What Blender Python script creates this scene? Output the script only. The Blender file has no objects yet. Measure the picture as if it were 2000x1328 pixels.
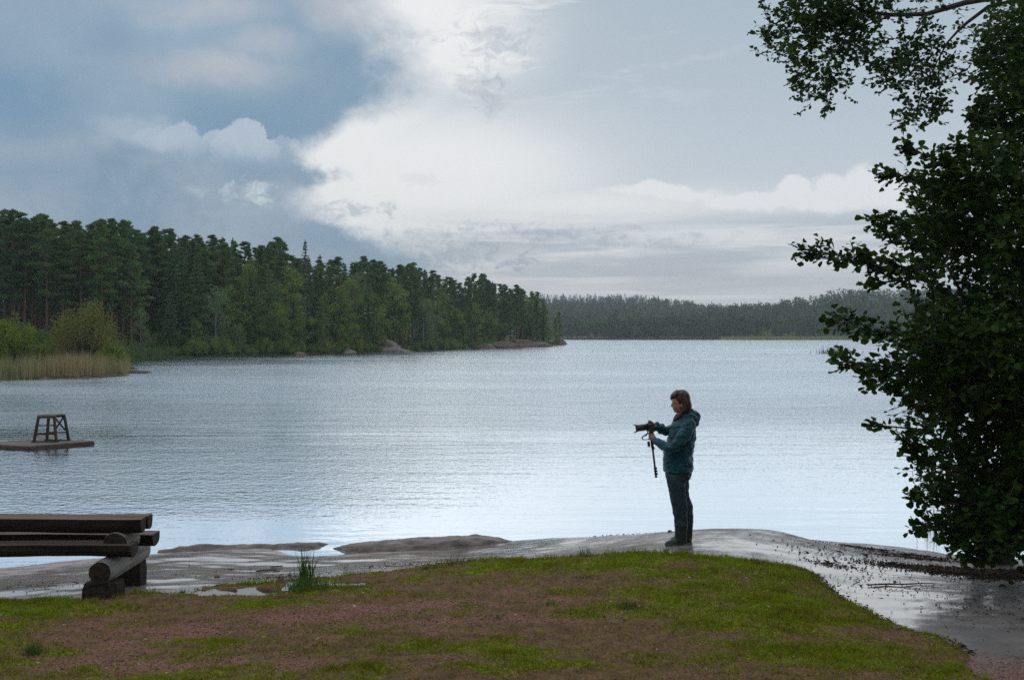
import bpy, bmesh, math, random
import numpy as np
from mathutils import Vector, Matrix, noise as mnoise

random.seed(7)
RNG = np.random.default_rng(11)
S = bpy.context.scene
COL = S.collection

# ------------------------------------------------------------------ camera, sky, sun, exposure
H = 2.6            # camera height above the lake
F = 1921.0         # focal length in photograph pixels (2000 wide)
HY = 655.0         # row of the horizon

cam_data = bpy.data.cameras.new('camera')
cam_data.sensor_width = 36.0
cam_data.lens = 36.0 * F / 2000.0
cam_data.shift_y = -(664.0 - HY) / 2000.0
cam_data.clip_start = 0.05
cam_data.clip_end = 6000.0
cam = bpy.data.objects.new('camera', cam_data)
cam.location = (0, 0, H)
cam.rotation_euler = (math.radians(90), 0, 0)
COL.objects.link(cam)
S.camera = cam

S.view_settings.view_transform = 'Standard'
S.view_settings.look = 'None'
S.view_settings.exposure = 0.0
S.view_settings.gamma = 1.0
S.view_settings.use_curve_mapping = False
S.render.engine = 'CYCLES'
S.cycles.use_denoising = False
S.cycles.max_bounces = 5
S.cycles.diffuse_bounces = 2
S.cycles.glossy_bounces = 3
S.cycles.transmission_bounces = 3
S.cycles.volume_bounces = 0
S.cycles.transparent_max_bounces = 4
S.cycles.sample_clamp_indirect = 4.0

SUN_AZ, SUN_EL = -8.0, 27.0     # degrees: azimuth from +Y, elevation


class NT:
    """Small helper for building node trees."""
    def __init__(s, tree):
        s.t = tree
        s.N = tree.nodes
        s.L = tree.links

    def node(s, typ, **kw):
        n = s.N.new(typ)
        for k, v in kw.items():
            setattr(n, k, v)
        return n

    def put(s, sock, v):
        if hasattr(v, 'is_output') or isinstance(v, bpy.types.NodeSocket):
            s.L.new(v, sock)
        elif v is not None:
            if isinstance(v, (tuple, list)) and len(v) == 3 and sock.type == 'RGBA':
                v = (*v, 1.0)
            sock.default_value = v

    def m(s, op, a, b=None, c=None, clamp=False):
        n = s.node('ShaderNodeMath', operation=op, use_clamp=clamp)
        s.put(n.inputs[0], a)
        if b is not None: s.put(n.inputs[1], b)
        if c is not None: s.put(n.inputs[2], c)
        return n.outputs[0]

    def add(s, a, b): return s.m('ADD', a, b)
    def sub(s, a, b): return s.m('SUBTRACT', a, b)
    def mul(s, a, b): return s.m('MULTIPLY', a, b)

    def sstep(s, v, lo, hi, a=0.0, b=1.0):
        n = s.node('ShaderNodeMapRange', interpolation_type='SMOOTHSTEP')
        s.put(n.inputs['Value'], v)
        s.put(n.inputs['From Min'], lo); s.put(n.inputs['From Max'], hi)
        s.put(n.inputs['To Min'], a); s.put(n.inputs['To Max'], b)
        return n.outputs[0]

    def lin(s, v, lo, hi, a=0.0, b=1.0):
        n = s.node('ShaderNodeMapRange', clamp=True)
        s.put(n.inputs['Value'], v)
        s.put(n.inputs['From Min'], lo); s.put(n.inputs['From Max'], hi)
        s.put(n.inputs['To Min'], a); s.put(n.inputs['To Max'], b)
        return n.outputs[0]

    def noise(s, vec, scale, detail=4.0, rough=0.55, dist=0.0, color=False):
        n = s.node('ShaderNodeTexNoise')
        if vec is not None: s.put(n.inputs['Vector'], vec)
        n.inputs['Scale'].default_value = scale
        n.inputs['Detail'].default_value = detail
        n.inputs['Roughness'].default_value = rough
        n.inputs['Distortion'].default_value = dist
        return n.outputs['Color' if color else 'Fac']

    def mapping(s, vec, scale=(1, 1, 1), loc=(0, 0, 0), rot=(0, 0, 0)):
        n = s.node('ShaderNodeMapping')
        s.put(n.inputs['Vector'], vec)
        n.inputs['Scale'].default_value = scale
        n.inputs['Location'].default_value = loc
        n.inputs['Rotation'].default_value = rot
        return n.outputs[0]

    def mix(s, f, a, b):
        n = s.node('ShaderNodeMix', data_type='RGBA')
        s.put(n.inputs[0], f); s.put(n.inputs[6], a); s.put(n.inputs[7], b)
        return n.outputs[2]

    def fmix(s, f, a, b):
        n = s.node('ShaderNodeMix', data_type='FLOAT')
        s.put(n.inputs[0], f); s.put(n.inputs[2], a); s.put(n.inputs[3], b)
        return n.outputs[0]

    def curve(s, v, pts):
        n = s.node('ShaderNodeFloatCurve')
        c = n.mapping.curves[0]
        while len(c.points) < len(pts):
            c.points.new(0.5, 0.5)
        for p, (x, y) in zip(c.points, pts):
            p.location = (x, y)
            p.handle_type = 'AUTO'
        n.mapping.update()
        s.put(n.inputs['Value'], v)
        return n.outputs[0]


def lin8(r, g, b):
    """An 8-bit display colour as a linear triple."""
    f = lambda c: (c / 255 / 12.92) if c / 255 <= 0.04045 else ((c / 255 + 0.055) / 1.055) ** 2.4
    return (f(r), f(g), f(b))


def AZ(px): return math.atan((px - 1000) / F)
def EL(px, py): return math.atan((HY - py) / F * math.cos(AZ(px)))


def build_world():
    w = bpy.data.worlds.new('World')
    S.world = w
    w.use_nodes = True
    t = NT(w.node_tree)
    t.N.clear()
    out = t.node('ShaderNodeOutputWorld')
    g = t.node('ShaderNodeTexCoord').outputs['Generated']
    nrm = t.node('ShaderNodeVectorMath', operation='NORMALIZE')
    t.L.new(g, nrm.inputs[0])
    d = nrm.outputs[0]
    sep = t.node('ShaderNodeSeparateXYZ')
    t.L.new(d, sep.inputs[0])
    x, y, z = sep.outputs
    az0 = t.m('ARCTAN2', x, y)
    el0 = t.m('ARCSINE', z)
    # warp the directions with noise so that no cloud edge is a clean curve
    wv = t.mapping(d, (1, 1, 1.6))
    w1 = t.sub(t.noise(wv, 5.0, 5, 0.55), 0.5)
    w2 = t.sub(t.noise(t.mapping(d, (1, 1, 1.6), (3.1, 7.7, 1.3)), 5.0, 5, 0.55), 0.5)
    wf = t.sub(t.noise(t.mapping(d, (1, 1, 1.3), (9, 2, 4)), 24.0, 7, 0.66), 0.5)
    az = t.add(az0, t.add(t.mul(w1, 0.085), t.mul(wf, 0.035)))
    el = t.add(el0, t.add(t.mul(w2, 0.05), t.mul(wf, 0.022)))

    def blob(px, py, rx, ry, soft=1.0, a=az, e=el):
        u = t.m('DIVIDE', t.sub(a, AZ(px)), rx / F)
        v = t.m('DIVIDE', t.sub(e, EL(px, py)), ry / F)
        r2 = t.add(t.mul(u, u), t.mul(v, v))
        return t.m('EXPONENT', t.mul(r2, -soft))

    # ---- open sky to the right: a white glow round the hidden sun, greyer away from it
    nA = t.noise(t.mapping(d, (1, 1, 2.5), (1.7, 0.2, 0.9)), 3.2, 6, 0.6)
    glow = t.m('MAXIMUM', blob(830, 340, 330, 120, 0.8, az0, el0), blob(830, 60, 230, 130, 1.0))
    glow = t.m('MAXIMUM', glow, t.mul(blob(1080, 405, 420, 46, 0.9, az0, el0), 0.8))
    glow = t.m('MAXIMUM', glow, t.mul(blob(700, 300, 200, 260, 0.9), 0.9))
    glow = t.m('ADD', glow, t.mul(t.sub(nA, 0.5), 0.35), clamp=True)
    grey = t.mix(t.sstep(el0, 0.05, 0.36), lin8(204, 214, 223), lin8(170, 188, 202))
    white = lin8(235, 238, 240)
    sky = t.mix(t.sstep(glow, 0.0, 0.9), grey, white)
    # thin pale veil over the top centre, wispy edges
    st = t.noise(t.mapping(d, (1.2, 1.2, 5.5), (0.4, 0.1, 0.3)), 5.0, 7, 0.62, 0.6)
    wis = t.mul(t.sstep(st, 0.5, 0.62), blob(880, 60, 330, 110, 0.8, az0, el0))
    sky = t.mix(t.mul(wis, 0.9), sky, lin8(240, 242, 243))
    slate = t.mul(t.sstep(t.noise(t.mapping(d, (1.2, 1.2, 5.0), (5.4, 0.8, 2.3)), 6.0, 7, 0.62, 0.5), 0.53, 0.68),
                  blob(1010, 45, 170, 70, 0.8, az0, el0))
    sky = t.mix(t.mul(slate, 0.75), sky, lin8(178, 195, 207))
    # low layered cloud above the far hills
    lay = t.noise(t.mapping(d, (1.0, 1.0, 11.0), (0.6, 0.9, 0.15)), 4.2, 7, 0.6, 0.4)
    band = t.mul(t.sstep(el0, EL(1000, 395), EL(1000, 475)), t.sstep(az0, AZ(640), AZ(1000)))
    tone = t.mix(t.sstep(lay, 0.36, 0.6), lin8(226, 230, 234), lin8(178, 190, 201))
    sky = t.mix(t.mul(band, 0.93), sky, tone)
    lowg = t.mul(t.sstep(el0, EL(1000, 500), EL(1000, 560)), t.sstep(az0, AZ(760), AZ(1150)))
    sky = t.mix(t.mul(lowg, 0.6), sky, lin8(181, 190, 199))
    streak = t.noise(t.mapping(d, (1.0, 1.0, 26.0), (2.6, 1.9, 0.75)), 3.0, 5, 0.55)
    sky = t.mix(t.mul(t.mul(t.sstep(streak, 0.55, 0.68), band), 0.75), sky, lin8(221, 225, 230))
    # bright cumulus heads low on the right
    cumn = t.mul(t.sub(t.noise(t.mapping(d, (1, 1, 1.4), (3.3, 1.1, 7.7)), 40.0, 6, .62), .5), .9)
    cum = None
    for (px, py, rx, ry) in ((1690, 345, 46, 34), (1640, 362, 60, 26), (1545, 366, 42, 26), (1600, 385, 130, 26),
                             (1480, 388, 110, 20), (1760, 372, 110, 40), (1300, 375, 120, 18)):
        b = blob(px, py, rx, ry, 1.0)
        cum = b if cum is None else t.m('MAXIMUM', cum, b)
    sky = t.mix(t.mul(t.sstep(t.add(cum, cumn), 0.30, 0.66), 0.9), sky, lin8(234, 237, 240))
    # small dark scraps, torn by fine noise
    tear = t.sub(t.noise(t.mapping(d, (1, 1, 1.5), (8.2, 4.4, 6.6)), 62.0, 6, 0.65, 0.8), 0.5)
    def scrap(base, px, py, rx, ry, k, col, lo=.25, hi=1.25):
        bb = t.add(blob(px, py, rx * 1.5, ry * 1.5, 1.0, az0, el0), t.mul(tear, 3.4))
        near_ = blob(px, py, rx * 2.4, ry * 2.4, 1.0, az0, el0)
        return t.mix(t.mul(t.mul(t.sstep(bb, lo, hi), t.sstep(near_, .15, .5)), k), base, col)
    for (px, py, rx, ry, k) in ((1018, 515, 24, 11, 0.85), (758, 408, 18, 10, 0.75), (684, 408, 32, 12, 0.6), (965, 85, 60, 30, .5), (830, 70, 30, 12, .3),
                                (932, 168, 40, 20, 0.4), (968, 205, 18, 22, 0.35), (905, 500, 60, 20, 0.6), (850, 520, 60, 20, .6),
                                (1060, 455, 150, 12, 0.4), (860, 462, 120, 16, 0.35), (1180, 470, 160, 12, .4), (820, 350, 30, 10, .15)):
        sky = scrap(sky, px, py, rx, ry, k, lin8(152, 170, 187))
    # ---- the big blue-grey bank on the left
    tn = t.m('DIVIDE', el, 0.62, clamp=True)
    pts = [(0, 900), (EL(900, 565), 900), (EL(880, 535), 885), (EL(800, 485), 800), (EL(690, 455), 700), (EL(600, 425), 610),
           (EL(590, 385), 590), (EL(650, 338), 640), (EL(610, 305), 600), (EL(640, 265), 640), (EL(720, 215), 735),
           (EL(780, 130), 785), (EL(750, 70), 745), (EL(720, 0), 715), (0.42, 640), (0.62, 560)]
    pts = [(e / 0.62, (AZ(p) + 0.6) / 1.2) for e, p in pts]
    bnd = t.sub(t.mul(t.curve(tn, pts), 1.2), 0.6)
    soft = t.sub(t.noise(t.mapping(d, (1, 1, 1.4), (4.4, 1.2, 8.1)), 9.0, 6, 0.6), 0.5)
    fine = t.sub(t.noise(t.mapping(d, (1, 1, 1.4), (2.4, 5.2, 3.1)), 38.0, 6, 0.65), 0.5)
    dist = t.add(t.sub(bnd, az), t.add(t.mul(soft, 0.10), t.mul(fine, 0.05)))
    crisp = blob(640, 330, 90, 130, 1.0, az0, el0)
    bank = t.sstep(dist, t.fmix(crisp, -0.048, -0.012), t.fmix(crisp, 0.048, 0.020))
    back = t.sstep(az0, -2.9, -2.2)             # the bank thins out again behind the viewer
    bank = t.mul(bank, back)
    bank = t.mul(bank, t.sstep(el0, 1.35, 0.7))
    n1 = t.noise(t.mapping(d, (1, 1, 1.5), (0.3, 0.9, 0.2)), 4.0, 7, 0.56, 0.5)
    n2 = t.noise(t.mapping(d, (1, 1, 1.5), (6.3, 2.9, 5.2)), 5.4, 7, 0.56, 0.5)
    n3 = t.noise(t.mapping(d, (1, 1, 1.5), (1.3, 7.9, 2.2)), 15.0, 8, 0.64, 0.5)
    blue = t.mix(t.sstep(el0, 0.0, 0.36), lin8(122, 153, 176), lin8(126, 161, 189))
    deep = lin8(108, 147, 176)
    lav = lin8(158, 173, 189)
    bc = t.mix(t.sstep(n1, 0.36, 0.62), deep, blue)
    bc = t.mix(t.mul(t.sstep(t.add(n2, t.mul(t.sub(n3, .5), .35)), 0.44, 0.64), 0.5), bc, lav)
    def soft_patch(base, lst, k, col):
        mm = None
        for (px, py, rx, ry, q) in lst:
            bb = t.mul(blob(px, py, rx, ry, 0.9), q)
            mm = bb if mm is None else t.m('MAXIMUM', mm, bb)
        mm = t.m('ADD', mm, t.mul(t.mul(t.sub(n3, .5), mm), 1.6), clamp=True)
        return t.mix(t.mul(mm, k), base, col)
    bc = soft_patch(bc, ((60, 70, 170, 60, .5), (260, 215, 80, 50, .5), (320, 40, 120, 50, .5), (20, 20, 120, 40, .5)), 0.6, lin8(155, 178, 199))
    bc = soft_patch(bc, ((570, 225, 165, 50, 1), (25, 195, 110, 90, 1), (660, 120, 80, 70, .9), (225, 85, 80, 50, .8), (540, 60, 50, 60, .8), (405, 235, 60, 40, .9), (150, 130, 80, 40, .4)), 0.9, lin8(108, 147, 177))
    bc = soft_patch(bc, ((400, 125, 130, 34, 1), (500, 85, 70, 30, .7), (660, 25, 90, 40, .9), (400, 20, 120, 26, .7)), 0.85, lin8(179, 187, 198))
    # cumulus heads inside the bank: crisp lit tops that melt downwards
    azc = t.add(az0, t.add(t.mul(wf, 0.045), t.mul(w1, 0.05))); elc = t.add(el0, t.add(t.mul(wf, 0.045), t.mul(w2, 0.04)))
    shoulder = t.mul(t.sstep(t.add(elc, t.mul(w1, .05)), EL(240, 225), EL(240, 262)), t.mul(t.sstep(az, AZ(120), AZ(240)), t.sstep(az, AZ(420), AZ(350))))
    bc = t.mix(t.mul(t.mul(shoulder, t.sstep(elc, EL(240, 360), EL(240, 260))), .6), bc, lin8(172, 188, 204))
    for (cx, cy, r, k) in ((352, 284, 44, 0.75), (300, 292, 40, .5), (436, 284, 40, .8), (472, 288, 54, 0.95), (505, 300, 40, .7), (552, 308, 42, 0.45)):
        u = t.m('DIVIDE', t.sub(azc, AZ(cx)), r / F)
        v = t.m('DIVIDE', t.sub(elc, EL(cx, cy)), r / F)
        rr = t.m('SQRT', t.add(t.mul(u, u), t.mul(v, v)))
        e1 = t.mul(t.sstep(rr, 1.05, 0.93), t.sstep(v, -.85, 0.75, 0.0, k))
        bc = t.mix(e1, bc, lin8(174, 191, 208))
    low = t.mul(t.sstep(t.add(elc, t.mul(w2, .05)), EL(300, 290), EL(300, 330)), t.sstep(az, AZ(700), AZ(480)))
    lt = t.mix(t.sstep(t.add(n2, t.mul(t.sub(n3, .5), .5)), .38, .62), lin8(112, 144, 170), lin8(148, 168, 187))
    bc = t.mix(t.mul(low, .75), bc, lt)
    bc = soft_patch(bc, ((530, 340, 90, 22, 1), (60, 350, 160, 26, .8), (620, 470, 120, 40, .7)), 0.75, lin8(116, 149, 175))
    for (px, py, rx, ry, k) in ((503, 372, 22, 16, 0.8), (445, 376, 12, 14, 0.55), (512, 388, 9, 10, 0.6), (385, 372, 14, 10, .3)):
        bc = scrap(bc, px, py, rx, ry, k, lin8(196, 212, 220), .2, 1.3)
    sky = t.mix(bank, sky, bc)
    # higher up, above the picture, the cover is an even pale overcast
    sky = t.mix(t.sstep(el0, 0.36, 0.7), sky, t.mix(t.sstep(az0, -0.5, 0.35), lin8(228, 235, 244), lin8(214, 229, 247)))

    # ---- clear air (Nishita) shows a little through the cloud cover
    ns = t.node('ShaderNodeTexSky', sky_type='NISHITA', sun_disc=False)
    ns.sun_elevation = math.radians(SUN_EL)
    ns.sun_rotation = math.radians(SUN_AZ)
    ns.air_density = 1.0; ns.dust_density = 1.5; ns.ozone_density = 1.2
    b1 = t.node('ShaderNodeBackground'); b1.inputs[1].default_value = 0.05
    t.L.new(ns.outputs[0], b1.inputs[0])
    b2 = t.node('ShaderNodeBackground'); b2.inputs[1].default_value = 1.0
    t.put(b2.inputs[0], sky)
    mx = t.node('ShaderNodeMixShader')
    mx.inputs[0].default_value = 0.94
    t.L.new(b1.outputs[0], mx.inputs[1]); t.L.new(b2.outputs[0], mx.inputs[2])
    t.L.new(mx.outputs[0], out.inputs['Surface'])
    w.cycles.sampling_method = 'MANUAL'
    w.cycles.sample_map_resolution = 1024


build_world()

sun_data = bpy.data.lights.new('sun', 'SUN')
sun_data.energy = 0.8
sun_data.angle = math.radians(120)
sun_data.color = (1.0, 0.94, 0.86)
sun = bpy.data.objects.new('sun', sun_data)
sun.rotation_euler = (math.radians(90 - SUN_EL), 0, math.radians(180 - SUN_AZ))
sun.rotation_euler = Vector((math.sin(math.radians(SUN_AZ)) * math.cos(math.radians(SUN_EL)),
                             math.cos(math.radians(SUN_AZ)) * math.cos(math.radians(SUN_EL)),
                             math.sin(math.radians(SUN_EL)))).to_track_quat('Z', 'Y').to_euler()
COL.objects.link(sun)


# ------------------------------------------------------------------ helpers
def P(px, py, d):
    """The point at depth d that the photograph shows at (px, py)."""
    return Vector(((px - 1000) / F * d, d, H - (py - HY) / F * d))


def G(px, py, z=0.0):
    """The point of the level z that the photograph shows at (px, py)."""
    return P(px, py, (H - z) * F / (py - HY))


def tag(o, label=None, cat=None, group=None, kind=None):
    if label: o['label'] = label
    if cat: o['category'] = cat
    if group: o['group'] = group
    if kind: o['kind'] = kind
    return o


def empty(name, loc=(0, 0, 0), rot=(0, 0, 0)):
    o = bpy.data.objects.new(name, None)
    o.empty_display_size = 0.1
    o.location = loc
    o.rotation_euler = rot
    COL.objects.link(o)
    return o


def np_mesh(name, verts, faces, mats=(), smooth=False, mat_idx=None):
    """A mesh from arrays: verts (N,3), faces a list of (M,k) index arrays."""
    me = bpy.data.meshes.new(name)
    verts = np.asarray(verts, np.float32)
    if not isinstance(faces, list): faces = [faces]
    faces = [np.asarray(f, np.int32) for f in faces if len(f)]
    nl = sum(f.size for f in faces); npoly = sum(len(f) for f in faces)
    me.vertices.add(len(verts)); me.vertices.foreach_set('co', verts.ravel())
    me.loops.add(nl); me.loops.foreach_set('vertex_index', np.concatenate([f.ravel() for f in faces]))
    tot = np.concatenate([np.full(len(f), f.shape[1], np.int32) for f in faces])
    start = np.concatenate([[0], np.cumsum(tot)[:-1]]).astype(np.int32)
    me.polygons.add(npoly)
    me.polygons.foreach_set('loop_start', start)
    me.polygons.foreach_set('loop_total', tot)
    if smooth: me.polygons.foreach_set('use_smooth', np.ones(npoly, bool))
    if mat_idx is not None: me.polygons.foreach_set('material_index', np.asarray(mat_idx, np.int32))
    for m in mats: me.materials.append(m)
    me.update(calc_edges=True)
    me.validate()
    return me


def link(name, me, parent=None, loc=None):
    o = bpy.data.objects.new(name, me)
    COL.objects.link(o)
    if parent is not None: o.parent = parent
    if loc is not None: o.location = loc
    return o


class MB:
    """Collects boxes, tubes, lofts and cards into one mesh."""
    def __init__(s):
        s.v = []; s.f = []

    def _ring(s, c, ax, ay, n, ph=0.0):
        i0 = len(s.v)
        for k in range(n):
            a = 2 * math.pi * k / n + ph
            s.v.append(tuple(c + ax * math.cos(a) + ay * math.sin(a)))
        return list(range(i0, i0 + n))

    def _bridge(s, a, b):
        n = len(a)
        for k in range(n):
            s.f.append((a[k], a[(k + 1) % n], b[(k + 1) % n], b[k]))

    def rings(s, rs, cap=True):
        for a, b in zip(rs[:-1], rs[1:]): s._bridge(a, b)
        if cap:
            s.f.append(tuple(reversed(rs[0]))); s.f.append(tuple(rs[-1]))

    def tube(s, pts, rad, n=8, cap=True, squash=1.0):
        pts = [Vector(p) for p in pts]
        if not hasattr(rad, '__len__'): rad = [rad] * len(pts)
        rs = []; up = None
        for i, p in enumerate(pts):
            d = (pts[min(i + 1, len(pts) - 1)] - pts[max(i - 1, 0)])
            d = d.normalized() if d.length > 1e-9 else Vector((0, 0, 1))
            if up is None:
                up = Vector((0, 0, 1)) if abs(d.z) < 0.9 else Vector((0, 1, 0))
            ax = up - d * up.dot(d)
            if ax.length < 1e-6: ax = Vector((1, 0, 0)) - d * d.x
            ax.normalize(); ay = d.cross(ax); up = ax
            rs.append(s._ring(p, ax * rad[i], ay * rad[i] * squash, n))
        s.rings(rs, cap)
        return s

    def capsule(s, pts, rad, n=10):
        """A tube with rounded ends."""
        pts = [Vector(p) for p in pts]
        if not hasattr(rad, '__len__'): rad = [rad] * len(pts)
        rad = list(rad)
        d0 = (pts[0] - pts[1]).normalized(); d1 = (pts[-1] - pts[-2]).normalized()
        head = [pts[0] + d0 * rad[0] * k for k in (0.98, 0.75, 0.4)]
        hr = [rad[0] * k for k in (0.2, 0.66, 0.92)]
        tail = [pts[-1] + d1 * rad[-1] * k for k in (0.4, 0.75, 0.98)]
        tr = [rad[-1] * k for k in (0.92, 0.66, 0.2)]
        return s.tube(head + pts + tail, hr + rad + tr, n)

    def loft(s, secs, n=20, cap=True, ph=0.0):
        """Level elliptical sections (x, y, z, half x, half y)."""
        rs = [s._ring(Vector((x, y, z)), Vector((a, 0, 0)), Vector((0, b, 0)), n, ph) for x, y, z, a, b in secs]
        s.rings(rs, cap)
        return s

    def ball(s, c, r, n=14, m=9, rot=None):
        c = Vector(c); rot = rot or Matrix.Identity(3)
        if not hasattr(r, '__len__'): r = (r, r, r)
        rs = []
        for j in range(1, m):
            t = math.pi * j / m
            i0 = len(s.v)
            for k in range(n):
                a = 2 * math.pi * k / n
                q = Vector((r[0] * math.sin(t) * math.cos(a), r[1] * math.sin(t) * math.sin(a), -r[2] * math.cos(t)))
                s.v.append(tuple(c + rot @ q))
            rs.append(list(range(i0, i0 + n)))
        s.rings(rs)
        return s

    def box(s, c, half, rot=None, taper=1.0):
        c = Vector(c); rot = rot or Matrix.Identity(3)
        i0 = len(s.v)
        for z in (-1, 1):
            k = taper if z > 0 else 1.0
            for x, y in ((-1, -1), (1, -1), (1, 1), (-1, 1)):
                s.v.append(tuple(c + rot @ Vector((x * half[0] * k, y * half[1] * k, z * half[2]))))
        for q in ((0, 3, 2, 1), (4, 5, 6, 7), (0, 1, 5, 4), (1, 2, 6, 5), (2, 3, 7, 6), (3, 0, 4, 7)):
            s.f.append(tuple(i0 + k for k in q))
        return s

    def beam(s, a, b, w, h, up=(0, 0, 1)):
        """A square-cut bar from a to b."""
        a = Vector(a); b = Vector(b); d = (b - a); L = d.length; d.normalize()
        u = Vector(up); u = (u - d * u.dot(d)).normalized(); r = d.cross(u)
        return s.box((a + b) / 2, (L / 2, w / 2, h / 2), Matrix((d, r, u)).transposed())

    def mesh(s, name, mat=None, smooth=False):
        me = bpy.data.meshes.new(name)
        me.from_pydata([tuple(v) for v in s.v], [], s.f)
        if mat is not None: me.materials.append(mat)
        if smooth: me.polygons.foreach_set('use_smooth', np.ones(len(me.polygons), bool))
        me.update()
        return me

    def build(s, name, mat=None, parent=None, smooth=False, bevel=0.0, loc=None):
        o = link(name, s.mesh(name, mat, smooth), parent, loc)
        if bevel:
            b = o.modifiers.new('bevel', 'BEVEL'); b.width = bevel; b.segments = 2; b.limit_method = 'ANGLE'
        return o


def bake(o):
    """Apply an object's modifiers."""
    dg = bpy.context.evaluated_depsgraph_get()
    me = bpy.data.meshes.new_from_object(o.evaluated_get(dg))
    o.modifiers.clear()
    old = o.data
    o.data = me
    me.name = old.name + '_solid'
    return o


def fuse(o, voxel, smooth_it=4, smooth=True):
    """Melt overlapping closed shapes into one continuous skin."""
    r = o.modifiers.new('fuse', 'REMESH'); r.mode = 'VOXEL'; r.voxel_size = voxel; r.use_smooth_shade = smooth
    if smooth_it:
        m = o.modifiers.new('relax', 'SMOOTH'); m.factor = 0.5; m.iterations = smooth_it
    return bake(o)


# ------------------------------------------------------------------ materials
def new_mat(name):
    m = bpy.data.materials.new(name)
    m.use_nodes = True
    t = NT(m.node_tree)
    bs = t.N['Principled BSDF']
    return m, t, bs


def obj_co(t): return t.node('ShaderNodeTexCoord').outputs['Object']
def world_co(t): return t.node('ShaderNodeNewGeometry').outputs['Position']


def bump(t, bs, h, strength=0.5, dist=0.01):
    b = t.node('ShaderNodeBump')
    b.inputs['Strength'].default_value = strength
    b.inputs['Distance'].default_value = dist
    t.put(b.inputs['Height'], h)
    t.L.new(b.outputs[0], bs.inputs['Normal'])


def plain(name, c1, c2, scale=20, rough=0.6, bmp=0.3, bd=0.004, stretch=(1, 1, 1), spec=0.5, metal=0.0, detail=5):
    """A two-tone mottled material with fine relief."""
    m, t, bs = new_mat(name)
    v = t.mapping(obj_co(t), stretch)
    n = t.noise(v, scale, detail, 0.6)
    t.put(bs.inputs['Base Color'], t.mix(t.sstep(n, 0.3, 0.7), c1, c2))
    bs.inputs['Roughness'].default_value = rough
    bs.inputs['Metallic'].default_value = metal
    bs.inputs['Specular IOR Level'].default_value = spec
    if bmp: bump(t, bs, t.noise(v, scale * 2.3, 4), bmp, bd)
    return m


def foliage_mat(name, c1, c2, c3, vary=0.6, trans=0.38, scale=0.6, spec=0.1):
    """Leaves: tone differs from plant to plant and from clump to clump."""
    m, t, bs = new_mat(name)
    oi = t.node('ShaderNodeObjectInfo')
    n = t.noise(world_co(t), scale, 3, 0.6)
    f = t.m('ADD', t.mul(oi.outputs['Random'], vary), t.mul(t.sstep(n, 0.3, 0.7), 1 - vary), clamp=True)
    c = t.mix(t.sstep(f, 0.0, 0.55), c1, c2)
    c = t.mix(t.sstep(f, 0.55, 1.0), c, c3)
    t.put(bs.inputs['Base Color'], c)
    bs.inputs['Roughness'].default_value = 0.6
    bs.inputs['Specular IOR Level'].default_value = spec
    if trans:
        tr = t.node('ShaderNodeBsdfTranslucent'); t.put(tr.inputs[0], c)
        mx = t.node('ShaderNodeMixShader'); mx.inputs[0].default_value = trans
        t.L.new(bs.outputs[0], mx.inputs[1]); t.L.new(tr.outputs[0], mx.inputs[2])
        t.L.new(mx.outputs[0], t.N['Material Output'].inputs['Surface'])
    return m


M = {}
M['bark'] = plain('bark', (.035, .026, .02), (.075, .055, .04), 9, .9, .6, .02, (1, 1, .3))
M['pine_bark'] = plain('pine_bark', (.09, .045, .028), (.16, .085, .055), 2.0, .9, .0, .02, (1, 1, .4))
M['birch_bark'] = plain('birch_bark', (.10, .095, .085), (.18, .175, .16), 3.0, .8, .0)
M['pine_leaf'] = foliage_mat('pine_leaf', (.055, .122, .044), (.10, .18, .058), (.17, .225, .07))
M['spruce_leaf'] = foliage_mat('spruce_leaf', (.04, .10, .042), (.075, .145, .055), (.12, .185, .065))
M['broad_leaf'] = foliage_mat('broad_leaf', (.10, .175, .04), (.16, .225, .05), (.21, .24, .06))
M['pale_leaf'] = foliage_mat('pale_leaf', (.13, .19, .09), (.15, .21, .1), (.17, .21, .08))
M['dead_leaf'] = foliage_mat('dead_leaf', (.15, .12, .11), (.17, .135, .115), (.19, .14, .115))
M['willow_leaf'] = foliage_mat('willow_leaf', (.15, .165, .04), (.19, .19, .05), (.21, .17, .07), .2)
M['bright_leaf'] = foliage_mat('bright_leaf', (.14, .20, .03), (.20, .26, .035), (.18, .22, .04), .2)
M['far_leaf'] = foliage_mat('far_leaf', (.03, .08, .032), (.06, .12, .04), (.11, .16, .048), .35, .3, .06)
M['far_needle'] = foliage_mat('far_needle', (.016, .052, .024), (.026, .07, .03), (.045, .09, .034), .35, .3, .06)
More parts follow.
